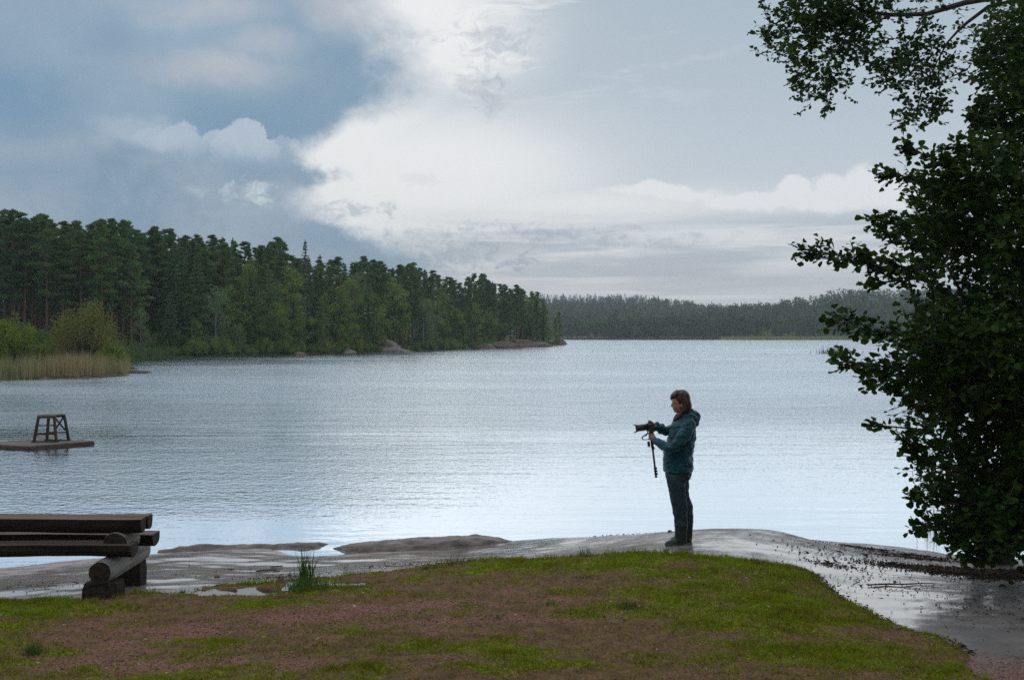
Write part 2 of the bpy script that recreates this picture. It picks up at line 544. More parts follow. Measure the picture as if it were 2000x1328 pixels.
# ------------------------------------------------------------------ water
def build_water():
    m, t, bs = new_mat('lake_water')
    p = world_co(t)
    sp = t.node('ShaderNodeSeparateXYZ'); t.L.new(p, sp.inputs[0])
    X, Y = sp.outputs[0], sp.outputs[1]
    # the wind lets up in the lee of the shore
    lee = t.sstep(Y, 13.0, 40.0, 0.10, 0.72)
    gust = t.noise(t.mapping(p, (0.35, 1.0, 1)), 0.085, 4, 0.6)
    gust2 = t.noise(t.mapping(p, (0.22, 1.0, 1), (40, 13, 0)), 0.016, 4, 0.6)
    amp = t.mul(lee, t.add(t.sstep(gust, 0.3, 0.7, 0.55, 1.25), t.sstep(gust2, 0.35, 0.65, -0.2, 0.35)))
    near_rough = t.mul(t.sstep(X, 1.0, -7.0), t.mul(t.sstep(Y, 13.0, 15.5), t.sstep(Y, 26.0, 17.0)))
    amp = t.add(amp, t.mul(near_rough, 0.65))
    h1 = t.noise(t.mapping(p, (0.85, 1.1, 1), (0, 0, 0), (0, 0, 0.25)), 6.5, 3, 0.55)
    h0 = t.noise(t.mapping(p, (0.9, 1.1, 1), (2, 8, 0), (0, 0, -0.4)), 13.0, 2, 0.5)
    h2 = t.noise(t.mapping(p, (0.75, 1.1, 1), (7, 3, 0), (0, 0, -0.2)), 2.0, 3, 0.5, 0.2)
    # longer waves only where the wind has had room to raise them
    fetch2 = t.sstep(Y, 28.0, 85.0, 0.12, 1.0); fetch3 = t.sstep(Y, 80.0, 220.0, 0.05, 1.0)
    h3 = t.noise(t.mapping(p, (0.8, 1.0, 1), (3, 9, 0), (0, 0, 0.1)), 0.6, 2, 0.5)
    h = t.add(t.add(t.mul(h0, t.mul(amp, 0.017)), t.mul(h1, t.mul(amp, 0.040))), t.add(t.mul(h2, t.mul(t.mul(amp, fetch2), 0.11)), t.mul(h3, t.mul(t.mul(amp, fetch3), 0.5))))
    lapping = t.mul(t.noise(t.mapping(p, (0.25, 1.6, 1), (1, 5, 0), (0, 0, 0.06)), 1.1, 3, 0.5), 0.016)
    b = t.node('ShaderNodeBump')
    b.inputs['Strength'].default_value = 1.0
    b.inputs['Distance'].default_value = 1.0
    t.put(b.inputs['Height'], t.add(h, lapping))
    t.put(bs.inputs['Base Color'], (.012, .022, .028))
    t.L.new(b.outputs[0], bs.inputs['Normal'])
    # wind waves lean with the wind: their long faces look back towards this shore
    ln = t.node('ShaderNodeCombineXYZ'); t.put(ln.inputs[1], t.mul(t.sstep(Y, 14.0, 60.0), -0.055))
    va = t.node('ShaderNodeVectorMath', operation='ADD'); t.L.new(b.outputs[0], va.inputs[0]); t.L.new(ln.outputs[0], va.inputs[1])
    vn = t.node('ShaderNodeVectorMath', operation='NORMALIZE'); t.L.new(va.outputs[0], vn.inputs[0])
    b = vn
    gl = t.node('ShaderNodeBsdfGlossy')
    gl.inputs['Color'].default_value = (.815, .91, 1.0, 1)
    t.put(gl.inputs['Roughness'], t.sstep(Y, 25.0, 260.0, 0.04, 0.07))
    t.L.new(b.outputs[0], gl.inputs['Normal'])
    fr = t.node('ShaderNodeFresnel'); fr.inputs['IOR'].default_value = 3.2
    t.L.new(b.outputs[0], fr.inputs['Normal'])
    df = t.node('ShaderNodeBsdfDiffuse'); df.inputs['Color'].default_value = (.03, .045, .06, 1)
    mx = t.node('ShaderNodeMixShader')
    t.put(mx.inputs[0], t.lin(fr.outputs[0], 0.1, 0.6, 0.90, 1.0))
    t.L.new(df.outputs[0], mx.inputs[1]); t.L.new(gl.outputs[0], mx.inputs[2])
    t.L.new(mx.outputs[0], t.N['Material Output'].inputs['Surface'])
    v = [(-700, -30, 0), (700, -30, 0), (700, 1300, 0), (-700, 1300, 0)]
    o = link('lake', np_mesh('lake', v, np.array([[0, 1, 2, 3]]), [m]))
    tag(o, kind='structure')


build_water()


def build_bed():
    m = plain('lake_bed', (.03, .028, .022), (.05, .045, .035), 0.5, .9, 0)
    v = [(-720, -60, -2.2), (720, -60, -2.2), (720, 1320, -2.2), (-720, 1320, -2.2)]
    tag(link('lake_bed', np_mesh('lake_bed', v, np.array([[0, 1, 2, 3]]), [m])), kind='structure')


build_bed()

# ------------------------------------------------------------------ the near shore: rock sheet and turf over it
CTRL = []
def cp(px, py, z): q = G(px, py, z); CTRL.append((q.x, q.y, z))
for a in ((0, 1108, 0), (150, 1093, 0), (310, 1080, 0), (420, 1075, 0), (520, 1071, 0.0), (585, 1078, -.03), (640, 1080, -.03), (690, 1086, .02),
          (640, 1064, -.06), (760, 1084, .03), (760, 1058, -.03),
          (900, 1083, .06), (900, 1056, -.02), (1000, 1058, .0), (1000, 1072, .1), (1080, 1051, .05), (1100, 1075, .22), (1180, 1048, .2), (1200, 1070, .33),
          (1325, 1062, .42), (1300, 1043, .36), (1400, 1035, .41), (1480, 1034, .40), (1530, 1037, .38), (1440, 1070, .44),
          (1570, 1050, .27), (1650, 1059, .12), (1580, 1080, .34), (1700, 1080, .2), (1750, 1069, .06), (1800, 1100, .17), (1870, 1086, .02), (1990, 1096, .03),
          (1600, 1120, .34), (1700, 1140, .27), (1800, 1160, .3), (1950, 1150, .25), (1620, 1150, .33), (1720, 1215, .36),
          (1900, 1210, .36), (1960, 1270, .42), (1840, 1275, .43), (2000, 1328, .5),
          (0, 1140, .19), (100, 1172, .3), (200, 1172, .32), (260, 1138, .25), (300, 1152, .27), (400, 1110, .12), (560, 1104, .09), (480, 1148, .25),
          (700, 1100, .11), (700, 1128, .28), (850, 1098, .16), (850, 1118, .32), (950, 1098, .3), (1000, 1088, .28), (620, 1140, .3),
          (1000, 1140, .4), (1240, 1088, .46), (1240, 1130, .47), (1000, 1220, .45), (1000, 1328, .48), (0, 1250, .38), (0, 1328, .43), (500, 1328, .46), (1500, 1328, .49),
          (300, 1240, .38), (600, 1210, .4), (1500, 1200, .47), (1500, 1110, .43)):
    cp(*a)
for a in ((0, 0, .95), (-6, 0, .9), (6, 0, 1.0), (0, 3, .68), (-5, 3, .62), (5, 3.2, .72), (0, -8, 1.3), (-14, -8, 1.2), (14, -8, 1.4), (-14, 2, .7), (14, 2, .9),
          (-12, 8, .35), (-13, 11.3, 0), (13, 8, .6), (9, 9.2, .35), (8.2, 11.1, .1), (8, 12.3, -.05), (13, 12.5, 0), (0, 15, -.5), (-8, 14, -.5), (8, 15, -.5), (-14, 15, -.6), (14, 15.5, -.5),
          (1.6, 13, -.15), (2.9, 13, -.15), (-3, 13.2, -.3), (-14, 19, -1), (0, 19, -1), (14, 19, -1)):
    CTRL.append(a)
CTRL = np.array(CTRL)


def tps_fit(c, lam=0.002):
    n = len(c); xy = c[:, :2]
    r2 = ((xy[:, None] - xy[None]) ** 2).sum(-1)
    K = np.where(r2 > 0, r2 * np.log(np.maximum(r2, 1e-12)), 0) * 0.5 + lam * np.eye(n)
    Pm = np.c_[np.ones(n), xy]
    A = np.zeros((n + 3, n + 3)); A[:n, :n] = K; A[:n, n:] = Pm; A[n:, :n] = Pm.T
    return np.linalg.solve(A, np.r_[c[:, 2], 0, 0, 0])


TPS = tps_fit(CTRL)


def vnoise(x, y, seed=0):
    """Smooth value noise on arrays."""
    xi = np.floor(x).astype(np.int64); yi = np.floor(y).astype(np.int64)
    fx = x - xi; fy = y - yi
    fx = fx * fx * (3 - 2 * fx); fy = fy * fy * (3 - 2 * fy)
    def h(a, b):
        n = (a * 374761393 + b * 668265263 + seed * 1442695041) & 0x7fffffff
        n = ((n ^ (n >> 13)) * 1274126177) & 0x7fffffff
        return ((n ^ (n >> 16)) & 0xffff) / 65535.0
    return (h(xi, yi) * (1 - fx) + h(xi + 1, yi) * fx) * (1 - fy) + (h(xi, yi + 1) * (1 - fx) + h(xi + 1, yi + 1) * fx) * fy


def fbm(x, y, seed=0, octs=4, gain=0.5):
    a, s, tot = 0, 1.0, 0
    for k in range(octs):
        a = a + s * vnoise(x * 2 ** k + 17.3 * k, y * 2 ** k - 9.1 * k, seed + k); tot += s; s *= gain
    return a / tot


def tps_eval(x, y):
    x = np.asarray(x, float); sh = x.shape; x = x.ravel(); y = np.asarray(y, float).ravel()
    out = np.empty(len(x)); n = len(CTRL)
    for i in range(0, len(x), 20000):
        xs, ys = x[i:i + 20000], y[i:i + 20000]
        r2 = (xs[:, None] - CTRL[None, :, 0]) ** 2 + (ys[:, None] - CTRL[None, :, 1]) ** 2
        U = np.where(r2 > 0, r2 * np.log(np.maximum(r2, 1e-12)), 0) * 0.5
        out[i:i + 20000] = U @ TPS[:n] + TPS[n] + TPS[n + 1] * xs + TPS[n + 2] * ys
    return out.reshape(sh)


def rock_z(x, y):
    x = np.asarray(x, float); y = np.asarray(y, float)
    z = tps_eval(x, y)
    # glacier-smoothed granite: long low ribs and fine grain
    z = z + (fbm(x * 0.9, y * 1.6, 3, 3) - .5) * 0.035 + (fbm(x * 4, y * 7, 5, 3) - .5) * 0.010
    return np.clip(z, -1.8, 3)


def ray_ground(px, py):
    """Where the photograph's ray meets the rock sheet."""
    lo, hi = 4.0, 16.0
    ds = np.linspace(3.0, 16.0, 900)
    X = (px - 1000) / F * ds; Z = H - (py - HY) / F * ds
    g = tps_eval(X, ds)
    k = np.argmax(g >= Z)
    return (X[k], ds[k])


EDGE_PX = [(-60, 1182), (0, 1180), (100, 1178), (200, 1180), (262, 1162), (330, 1168), (390, 1155), (440, 1146), (500, 1147), (560, 1141), (640, 1134), (700, 1127),
           (760, 1121), (830, 1110), (880, 1104), (960, 1099), (1040, 1098), (1120, 1092), (1200, 1086), (1290, 1086), (1400, 1093), (1480, 1099),
           (1545, 1108), (1590, 1122), (1606, 1142), (1640, 1165), (1662, 1184), (1700, 1202), (1745, 1226), (1800, 1243), (1850, 1252), (1885, 1275), (1905, 1328)]
EDGE = np.array([ray_ground(*p) for p in EDGE_PX])
TURF = np.vstack([[(-14, 8.6), (-9, 8.3)], EDGE, [(4.0, 4.0), (6, 1), (14, -2), (14, -8), (-14, -8)]])


def poly_sd(x, y, poly):
    """Signed distance to a polygon, positive inside."""
    x = np.asarray(x, float); sh = x.shape; x = x.ravel(); y = np.asarray(y, float).ravel()
    d2 = np.full(len(x), 1e18); ins = np.zeros(len(x), bool)
    for (ax, ay), (bx, by) in zip(poly, np.roll(poly, -1, 0)):
        ex, ey = bx - ax, by - ay
        tt = np.clip(((x - ax) * ex + (y - ay) * ey) / max(ex * ex + ey * ey, 1e-12), 0, 1)
        d2 = np.minimum(d2, (x - ax - tt * ex) ** 2 + (y - ay - tt * ey) ** 2)
        c = ((ay > y) != (by > y)) & (x < ex * (y - ay) / (by - ay if by != ay else 1e-9) + ax)
        ins ^= c
    d = np.sqrt(d2)
    return np.where(ins, d, -d).reshape(sh)


PUDDLES = [(475, 1166, .40, .16), (660, 1150, .30, .10), (400, 1172, .16, .07), (555, 1178, .15, .06)]
PUD = [(*ray_ground(px, py), a, b) for px, py, a, b in PUDDLES]


def puddle_f(x, y):
    f = np.zeros_like(x)
    for cx, cy, a, b in PUD:
        f = np.maximum(f, 1.35 - np.sqrt(((x - cx) / a) ** 2 + ((y - cy) / b) ** 2) + (fbm(x * 9, y * 14, 21, 3) - .5) * 1.6)
    return f


PUDZ = [float(tps_eval(np.array([q[0]]), np.array([q[1]]))[0]) + .03 for q in PUD]


def turf_z(x, y):
    sd = poly_sd(x, y, TURF) + (fbm(x * 6, y * 9, 8, 3) - .5) * 0.16
    k = np.clip(sd / 0.16, -1, 1)
    th = np.where(k > 0, 0.052 * (1 - (1 - k) ** 2), 0.12 * k)
    z = rock_z(x, y) + th
    z = z + np.where(sd > 0, np.clip(sd / .3, 0, 1) * ((fbm(x * 3, y * 4, 9, 3) - .5) * 0.05 + (fbm(x * 14, y * 18, 10, 2) - .5) * 0.022), 0)
    pf = np.clip(puddle_f(x, y), 0, 0.7) / 0.7
    pf = pf * pf * (3 - 2 * pf) * (sd > -0.05)
    for k, (cx, cy, a, b) in enumerate(PUD):
        near = np.clip(2.3 - np.sqrt(((x - cx) / a) ** 2 + ((y - cy) / b) ** 2), 0, .5) * 2
        z = z * (1 - pf * near) + (PUDZ[k] - .03) * pf * near
    return z


def gauss_px(x, y, lst):
    out = np.zeros_like(x)
    for px, py, rx, ry, k in lst:
        q = ray_ground(px, py)
        ux = F / q[1]; uy = (H - .4) * F / q[1] ** 2
        out = out + k * np.exp(-(((x - q[0]) * ux / rx) ** 2 + ((y - q[1]) * uy / ry) ** 2))
    return out


MOSS_B = [(1180, 1100, 260, 16, .9), (1500, 1130, 130, 30, .75), (1480, 1180, 190, 26, .75), (1500, 1225, 170, 30, .9), (1600, 1260, 120, 40, .5), (60, 1205, 150, 30, .9), (620, 1165, 130, 22, .8),
          (540, 1255, 180, 18, .8), (760, 1280, 230, 18, .8), (960, 1110, 120, 14, .8), (1100, 1215, 60, 10, .5), (1320, 1110, 160, 20, .6), (860, 1180, 80, 10, .4), (1230, 1200, 80, 12, .6),
          (820, 1140, 80, 12, .5), (1680, 1300, 150, 30, .5), (60, 1295, 60, 20, .35), (1250, 1290, 300, 22, .35), (420, 1270, 80, 8, .6), (1000, 1322, 300, 12, .6), (300, 1165, 40, 8, .9)]
GRAV_B = [(880, 1195, 240, 26, 1.0), (250, 1265, 230, 30, 1.1), (560, 1220, 200, 16, .8), (1030, 1225, 130, 14, .8), (380, 1180, 110, 10, .5), (150, 1310, 200, 20, .9), (700, 1240, 200, 12, .6), (460, 1310, 200, 18, .8), (1320, 1262, 60, 10, .5),
          (720, 1160, 90, 8, .4), (1930, 1310, 60, 30, 1.2)]


def moss_f(x, y):
    return np.clip(gauss_px(x, y, MOSS_B) * .62 + (fbm(x * 1.9, y * 3.4, 31, 6, .78) - .44) * 3.2 - .42 * gauss_px(x, y, GRAV_B), 0, 1.2)


def grav_f(x, y):
    return np.clip(gauss_px(x, y, GRAV_B) * .75 + (fbm(x * 2.2, y * 4.0, 41, 6, .78) - .48) * 3.0 - .4 * gauss_px(x, y, MOSS_B) - .08, 0, 1.1)


def grid_lines(lo, hi, flo, fhi, fine, coarse):
    a = np.arange(lo, flo, coarse); b = np.arange(flo, fhi, fine); c = np.arange(fhi, hi + coarse * .5, coarse)
    return np.concatenate([a, b, c])


def sheet(name, zf, xs, ys, mats, attrs=None, keep=None):
    X, Y = np.meshgrid(xs, ys)
    Z = zf(X, Y)
    n, m = len(xs), len(ys)
    idx = np.arange(n * m).reshape(m, n)
    q = np.stack([idx[:-1, :-1], idx[:-1, 1:], idx[1:, 1:], idx[1:, :-1]], -1).reshape(-1, 4)
    V = np.stack([X, Y, Z], -1).reshape(-1, 3)
    if keep is not None:
        k = keep(V[:, 0], V[:, 1])
        q = q[k[q].any(1)]
        used = np.zeros(len(V), bool); used[q.ravel()] = True
        remap = np.cumsum(used) - 1
        V = V[used]; q = remap[q]
    me = np_mesh(name, V, q, mats, smooth=True)
    for an, fn in (attrs or {}).items():
        a = me.attributes.new(an, 'FLOAT', 'POINT')
        a.data.foreach_set('value', np.asarray(fn(V[:, 0].astype(float), V[:, 1].astype(float)), np.float32))
    return link(name, me)


def wet_f(x, y):
    return np.clip(gauss_px(x, y, [(1690, 1150, 110, 40, .9), (1700, 1200, 90, 40, .9), (1900, 1120, 150, 12, .2), (1050, 1062, 150, 10, .9), (850, 1090, 190, 14, .9), (600, 1110, 150, 24, .9),
                                   (1620, 1095, 130, 14, .5), (1730, 1105, 120, 10, .6), (430, 1100, 160, 30, .6), (1300, 1082, 60, 6, .25), (1440, 1062, 120, 24, .2),
                                   (300, 1110, 200, 25, .4), (1850, 1240, 120, 40, -.5), (1180, 1075, 110, 10, -.3), (100, 1140, 200, 30, .6), (380, 1120, 160, 30, .4)]) + .42, 0, 1.3)


def rock_material():
    m, t, bs = new_mat('shore_granite')
    p = world_co(t)
    at = t.node('ShaderNodeAttribute', attribute_name='wet')
    n1 = t.noise(p, 2.2, 6, 0.6)
    n2 = t.noise(p, 45, 4, 0.65)
    n3 = t.noise(t.mapping(p, (1, 2.2, 1)), 7, 5, 0.6)
    c = t.mix(t.sstep(n1, .3, .7), (.11, .10, .092), (.19, .165, .148))
    sx = t.node('ShaderNodeSeparateXYZ'); t.L.new(p, sx.inputs[0])
    c = t.mix(t.mul(t.sstep(sx.outputs[0], 0.8, -1.8), .9), c, (.44, .34, .325))
    c = t.mix(t.mul(t.sstep(n2, .45, .7), .18), c, (.07, .065, .06))
    c = t.mix(t.mul(t.mul(t.sstep(n3, .56, .72), t.sstep(sx.outputs[0], -2.5, 2.0)), .45), c, (.06, .055, .05))
    c = t.mix(t.mul(t.mul(t.sstep(sx.outputs[0], 2.6, 3.2), t.sstep(sx.outputs[1], 6.9, 5.9)), t.sstep(n2, .3, .6)), c, (.22, .085, .07))
    wet = t.add(at.outputs['Fac'], t.mul(t.sub(t.noise(t.mapping(p, (1, 1.6, 1), (5, 2, 0)), 3.2, 6, .65), .5), 1.1))
    wet = t.add(wet, t.mul(t.sub(n2, .5), .5))
    w = t.sstep(wet, .25, .8)
    c = t.mix(t.mul(w, .30), c, (.07, .062, .06))
    t.put(bs.inputs['Base Color'], c)
    t.put(bs.inputs['Roughness'], t.fmix(w, .62, .15))
    bs.inputs['IOR'].default_value = 1.45
    bump(t, bs, t.add(t.mul(n2, .6), t.mul(n3, .6)), .08, .010)
    cw = t.m('MULTIPLY', w, .95)
    t.put(bs.inputs['Coat Weight'], cw)
    bs.inputs['Coat Roughness'].default_value = 0.12
    bs.inputs['Coat IOR'].default_value = 1.4
    return m


def turf_material():
    m, t, bs = new_mat('turf_soil')
    p = world_co(t)
    mo = t.node('ShaderNodeAttribute', attribute_name='moss').outputs['Fac']
    gr = t.node('ShaderNodeAttribute', attribute_name='gravel').outputs['Fac']
    pu = t.node('ShaderNodeAttribute', attribute_name='damp').outputs['Fac']
    n1 = t.noise(p, 9, 6, .65); n2 = t.noise(p, 70, 4, .6); n3 = t.noise(p, 30, 5, .65)
    c = t.mix(t.sstep(n1, .3, .7), (.09, .054, .024), (.19, .108, .048))
    gv = t.mix(t.sstep(n2, .35, .65), (.10, .042, .032), (.32, .145, .11))
    c = t.mix(t.sstep(t.add(gr, t.mul(t.sub(n3, .5), 1.4)), .1, .95), c, gv)
    gn = t.mix(t.sstep(n3, .3, .7), (.115, .14, .008), (.23, .28, .010))
    c = t.mix(t.sstep(t.add(mo, t.mul(t.sub(n3, .5), 1.5)), .2, 1.0), c, gn)
    c = t.mix(t.sstep(n2, .58, .72), c, (.025, .018, .012))
    c = t.mix(t.mul(t.sstep(pu, 0.0, .4), .7), c, (.03, .026, .022))
    t.put(bs.inputs['Base Color'], c)
    t.put(bs.inputs['Roughness'], t.fmix(t.sstep(pu, .2, .6), .85, .3))
    bs.inputs['Specular IOR Level'].default_value = .15
    bump(t, bs, t.add(n2, n3), .7, .012)
    return m


def build_near():
    xs = grid_lines(-60, 60, -7.2, 7.2, .045, 1.2); ys = grid_lines(-22, 19, 5.0, 13.4, .04, .8)
    def rz(x, y):
        xc = np.clip(x, -14, 14); yc = np.clip(y, -8, 19)
        return rock_z(xc, yc)
    o = sheet('rock_shore', rz, xs, ys, [rock_material()], {'wet': wet_f})
    tag(o, kind='structure')
    xs = grid_lines(-14, 14, -5.6, 5.6, .035, .7); ys = grid_lines(-8, 9.9, 5.0, 9.9, .03, .6)
    o = sheet('turf_ground', turf_z, xs, ys, [turf_material()], {'moss': moss_f, 'gravel': grav_f, 'damp': puddle_f},
              keep=lambda x, y: poly_sd(x, y, TURF) > -.12)
    tag(o, kind='structure')
    # rain puddles lying in the hollows of the turf edge
    m, t, bs = new_mat('puddle_water')
    bs.inputs['Base Color'].default_value = (.03, .028, .026, 1)
    bs.inputs['Roughness'].default_value = .05
    bs.inputs['IOR'].default_value = 2.0
    for k, (cx, cy, a, b) in enumerate(PUD[:2]):
        xs = np.arange(cx - 1.6 * a, cx + 1.6 * a, .03); ys = np.arange(cy - 1.6 * b, cy + 1.6 * b, .03)
        z0 = PUDZ[k] - .006
        o = sheet('puddle', lambda x, y: np.full_like(x, z0), xs, ys, [m], keep=lambda x, y: puddle_f(x, y) > -.05)
        tag(o, kind='structure')


build_near()
# ------------------------------------------------------------------ plant prototypes
def tri_cards(c, u, v):
    """Diamond cards: centre c, half axes u and v (N,3) -> verts, quads."""
    n = len(c)
    V = np.stack([c - u, c - v * .8 + u * .15, c + u, c + v * .8 + u * .15], 1).reshape(-1, 3)
    return V, np.arange(n * 4).reshape(n, 4)


def unit(a): return a / np.maximum(np.linalg.norm(a, axis=1, keepdims=True), 1e-9)


def cards(c, dirs, length, width, r, curl=0.6):
    """Needle sprays / leaf clusters at c pointing along dirs."""
    n = len(c)
    rnd = unit(r.normal(size=(n, 3)))
    u = unit(dirs + rnd * curl) * (np.asarray(length).reshape(-1, 1) * .5)
    v = unit(np.cross(u, unit(r.normal(size=(n, 3))))) * (np.asarray(width).reshape(-1, 1) * .5)
    return tri_cards(c, u, v)


def tube_arrays(pts, rad, n=6):
    b = MB(); b.tube(pts, rad, n)
    q = [f for f in b.f if len(f) == 4]
    return np.array(b.v), np.array(q)


def join(parts):
    V = []; Fq = []; o = 0
    for v, f in parts:
        V.append(v); Fq.append(f + o); o += len(v)
    return np.vstack(V), np.vstack(Fq)


def pine_proto(seed, h=15.0, base=.5, rad=2.1):
    r = np.random.default_rng(seed)
    lean = r.normal(size=2) * .25
    tp = [(lean[0] * k * k * .6, lean[1] * k * k * .6, h * .97 * k) for k in np.linspace(0, 1, 7)]
    trunk = [tube_arrays(tp, [.18, .155, .14, .12, .10, .07, .02], 8)]
    cv = []; n = int(46 + r.integers(0, 12))
    for i in range(n):
        k = base + (1 - base) * ((i + r.random()) / n)
        z = h * k
        kk = (k - base) / (1 - base)
        reach = (rad * (1.0 - kk) ** .75 + .08) * r.uniform(.25, 1.25) * (0.75 if kk < .12 else 1)
        a = r.random() * 6.283 + i * 2.4
        x0 = lean[0] * k * k * .6; y0 = lean[1] * k * k * .6
        c = np.array([x0 + math.cos(a) * reach, y0 + math.sin(a) * reach, z + reach * r.uniform(.0, .35)])
        trunk.append(tube_arrays([(x0, y0, z - .25), tuple((np.array([x0, y0, z]) + c) / 2), tuple(c)], [.05, .035, .015], 4))
        m = int(84 * r.uniform(.7, 1.3))
        q = unit(r.normal(size=(m, 3))) * (r.random((m, 1)) ** .45)
        sz = r.uniform(.55, 1.08) * (1 - .55 * kk)
        q = q * np.array([sz * 1.15, sz * 1.15, sz * .42])
        cv.append(cards(c + q, unit(q + np.array([0, 0, .35])), r.uniform(.32, .62, m), r.uniform(.10, .2, m), r, .6))
    if base > .35:      # dead stubs on the bare trunk
        for i in range(7):
            z = h * r.uniform(.18, base); a = r.random() * 6.283; L = r.uniform(.4, 1.3)
            trunk.append(tube_arrays([(0, 0, z), (math.cos(a) * L, math.sin(a) * L, z + r.uniform(-.3, .2))], [.03, .01], 4))
    return join(trunk), join(cv)


def spruce_proto(seed, h=14.0, rad=2.3, base=.06, thin=1.0):
    r = np.random.default_rng(seed)
    trunk = [tube_arrays([(0, 0, h * k) for k in (0, .3, .6, .85, 1.0)], [.22, .17, .11, .05, .012], 7)]
    cv = []
    lv = 22
    for i in range(lv):
        k = base + (.985 - base) * i / (lv - 1)
        z = h * k
        R = rad * (1 - k) ** .82 * r.uniform(.85, 1.12) + .12
        nb = max(4, int(8 * (1 - k) + 4))
        for b in range(nb):
            a = 6.283 * (b + r.random() * .8) / nb + i
            L = R * r.uniform(.7, 1.12)
            dr = np.array([math.cos(a), math.sin(a), 0])
            m = max(3, int(thin * (5 + 9 * L / rad)))
            s = r.random(m) ** .75
            drop = -.30 * L * s + .14 * L * s * s * 1.8
            c = dr * (s * L)[:, None]; c[:, 2] = z + drop + r.normal(size=m) * .1
            side = np.array([-dr[1], dr[0], 0])
            c = c + side * (r.normal(size=m) * .16 * (1.2 - s) * min(1, L))[:, None]
            cv.append(cards(c, dr + np.array([0, 0, -.25]), r.uniform(.4, .8, m), r.uniform(.2, .4, m), r, .5))
    m = 12
    c = np.zeros((m, 3)); c[:, 2] = h * r.uniform(.94, 1.02, m)
    cv.append(cards(c, np.array([[0, 0, 1.0]] * m), r.uniform(.25, .5, m), r.uniform(.07, .14, m), r, .4))
    return join(trunk), join(cv)


def broad_proto(seed, h=10.0, rad=2.4, n=26, leaf=.26, base=.12, droop=0.0):
    r = np.random.default_rng(seed)
    tp = [(r.normal() * .05 * k, r.normal() * .05 * k, h * .85 * k) for k in np.linspace(0, 1, 5)]
    trunk = [tube_arrays(tp, [.15, .12, .09, .06, .02], 6)]
    cv = []
    for i in range(n):
        k = base + (1 - base) * (i + r.random()) / n
        kk = (k - base) / (1 - base)
        R = rad * math.sin(math.pi * min(1, max(.08, kk * .82 + .16))) ** .75 * r.uniform(.35, 1.0)
        a = r.random() * 6.283 + i * 2.4
        c = np.array([math.cos(a) * R, math.sin(a) * R, h * k])
        trunk.append(tube_arrays([(0, 0, h * k * .8), tuple(c)], [.035, .01], 4))
        m = int(70 * r.uniform(.7, 1.3)); sz = r.uniform(.6, 1.1) * rad / 2.4
        q = unit(r.normal(size=(m, 3))) * (r.random((m, 1)) ** .4) * sz
        q[:, 2] *= .85
        if droop: q[:, 2] -= droop * (q[:, 0] ** 2 + q[:, 1] ** 2)
        cv.append(cards(c + q, q + np.array([0, 0, -.2]), r.uniform(.7, 1.4, m) * leaf, r.uniform(.45, .8, m) * leaf, r, 1.2))
    return join(trunk), join(cv)


def shrub_proto(seed, h=2.6, rad=1.5, n=26, leaf=.16, m0=70):
    r = np.random.default_rng(seed)
    st = []; cv = []
    for i in range(n):
        a = r.random() * 6.283; R = rad * math.sqrt(r.random()); top = h * (1 - .55 * (R / rad) ** 2) * r.uniform(.55, 1.0)
        c = np.array([math.cos(a) * R, math.sin(a) * R, top])
        st.append(tube_arrays([(math.cos(a) * R * .15, math.sin(a) * R * .15, -.05), tuple(c * np.array([.6, .6, .6])), tuple(c)], [.03, .02, .008], 4))
        m = int(m0 * r.uniform(.7, 1.3))
        sz = np.array([.42, .42, .5]) * rad / 1.5 * r.uniform(.7, 1.2)
        q = unit(r.normal(size=(m, 3))) * (r.random((m, 1)) ** .4) * sz
        q[:, 2] -= r.random(m) * min(top * .5, .8)
        p = c + q; p[:, 2] = np.maximum(p[:, 2], .03)
        cv.append(cards(p, q + np.array([0, 0, .5]), r.uniform(.7, 1.5, m) * leaf, r.uniform(.4, .7, m) * leaf, r, 1.0))
    return join(st), join(cv)


def proto_mesh(pr, name, bark, leaf):
    (tv, tf), (cv, cf) = pr
    return (np_mesh(name + '_trunk', tv, tf, [bark], smooth=True), np_mesh(name + '_crown', cv, cf, [leaf]))


PINE = [proto_mesh(pine_proto(100 + k, 15, b, rr), 'pine', M['pine_bark'], M['pine_leaf']) for k, (b, rr) in enumerate(((.36, 2.4), (.42, 2.1), (.27, 2.6), (.48, 2.2), (.16, 2.3), (.2, 2.5)))]
SPRUCE = [proto_mesh(spruce_proto(200 + k, 14, rr), 'spruce', M['bark'], M['spruce_leaf']) for k, rr in enumerate((2.5, 2.9, 2.2))]
DEADS = [proto_mesh(spruce_proto(230, 13, 2.0, .3, .55), 'dead_spruce', M['bark'], M['dead_leaf'])]
BROAD = [proto_mesh(broad_proto(300 + k, 10, rr, 30), 'broadleaf', M['bark'], M['broad_leaf']) for k, rr in enumerate((2.5, 2.9, 2.1))]
PALE = [proto_mesh(broad_proto(320 + k, 10, rr, 28, .24, .15, .25), 'birch', M['birch_bark'], M['pale_leaf']) for k, rr in enumerate((2.0, 2.4))]
SHRUB = [proto_mesh(shrub_proto(340 + k), 'shrub', M['bark'], M['broad_leaf']) for k in range(3)]


def plant(kind, protos, loc, height, ph, label, cat, group=None, rz=None, wide=1.0):
    tm, cm = protos
    o = empty(kind, loc, (0, 0, random.uniform(0, 6.283) if rz is None else rz))
    s = height / ph
    for nm, me in (('trunk', tm), ('crown', cm)):
        c = link(nm, me, o)
        c.scale = (s * wide, s * wide, s)
    tag(o, label, cat, group)
    return o


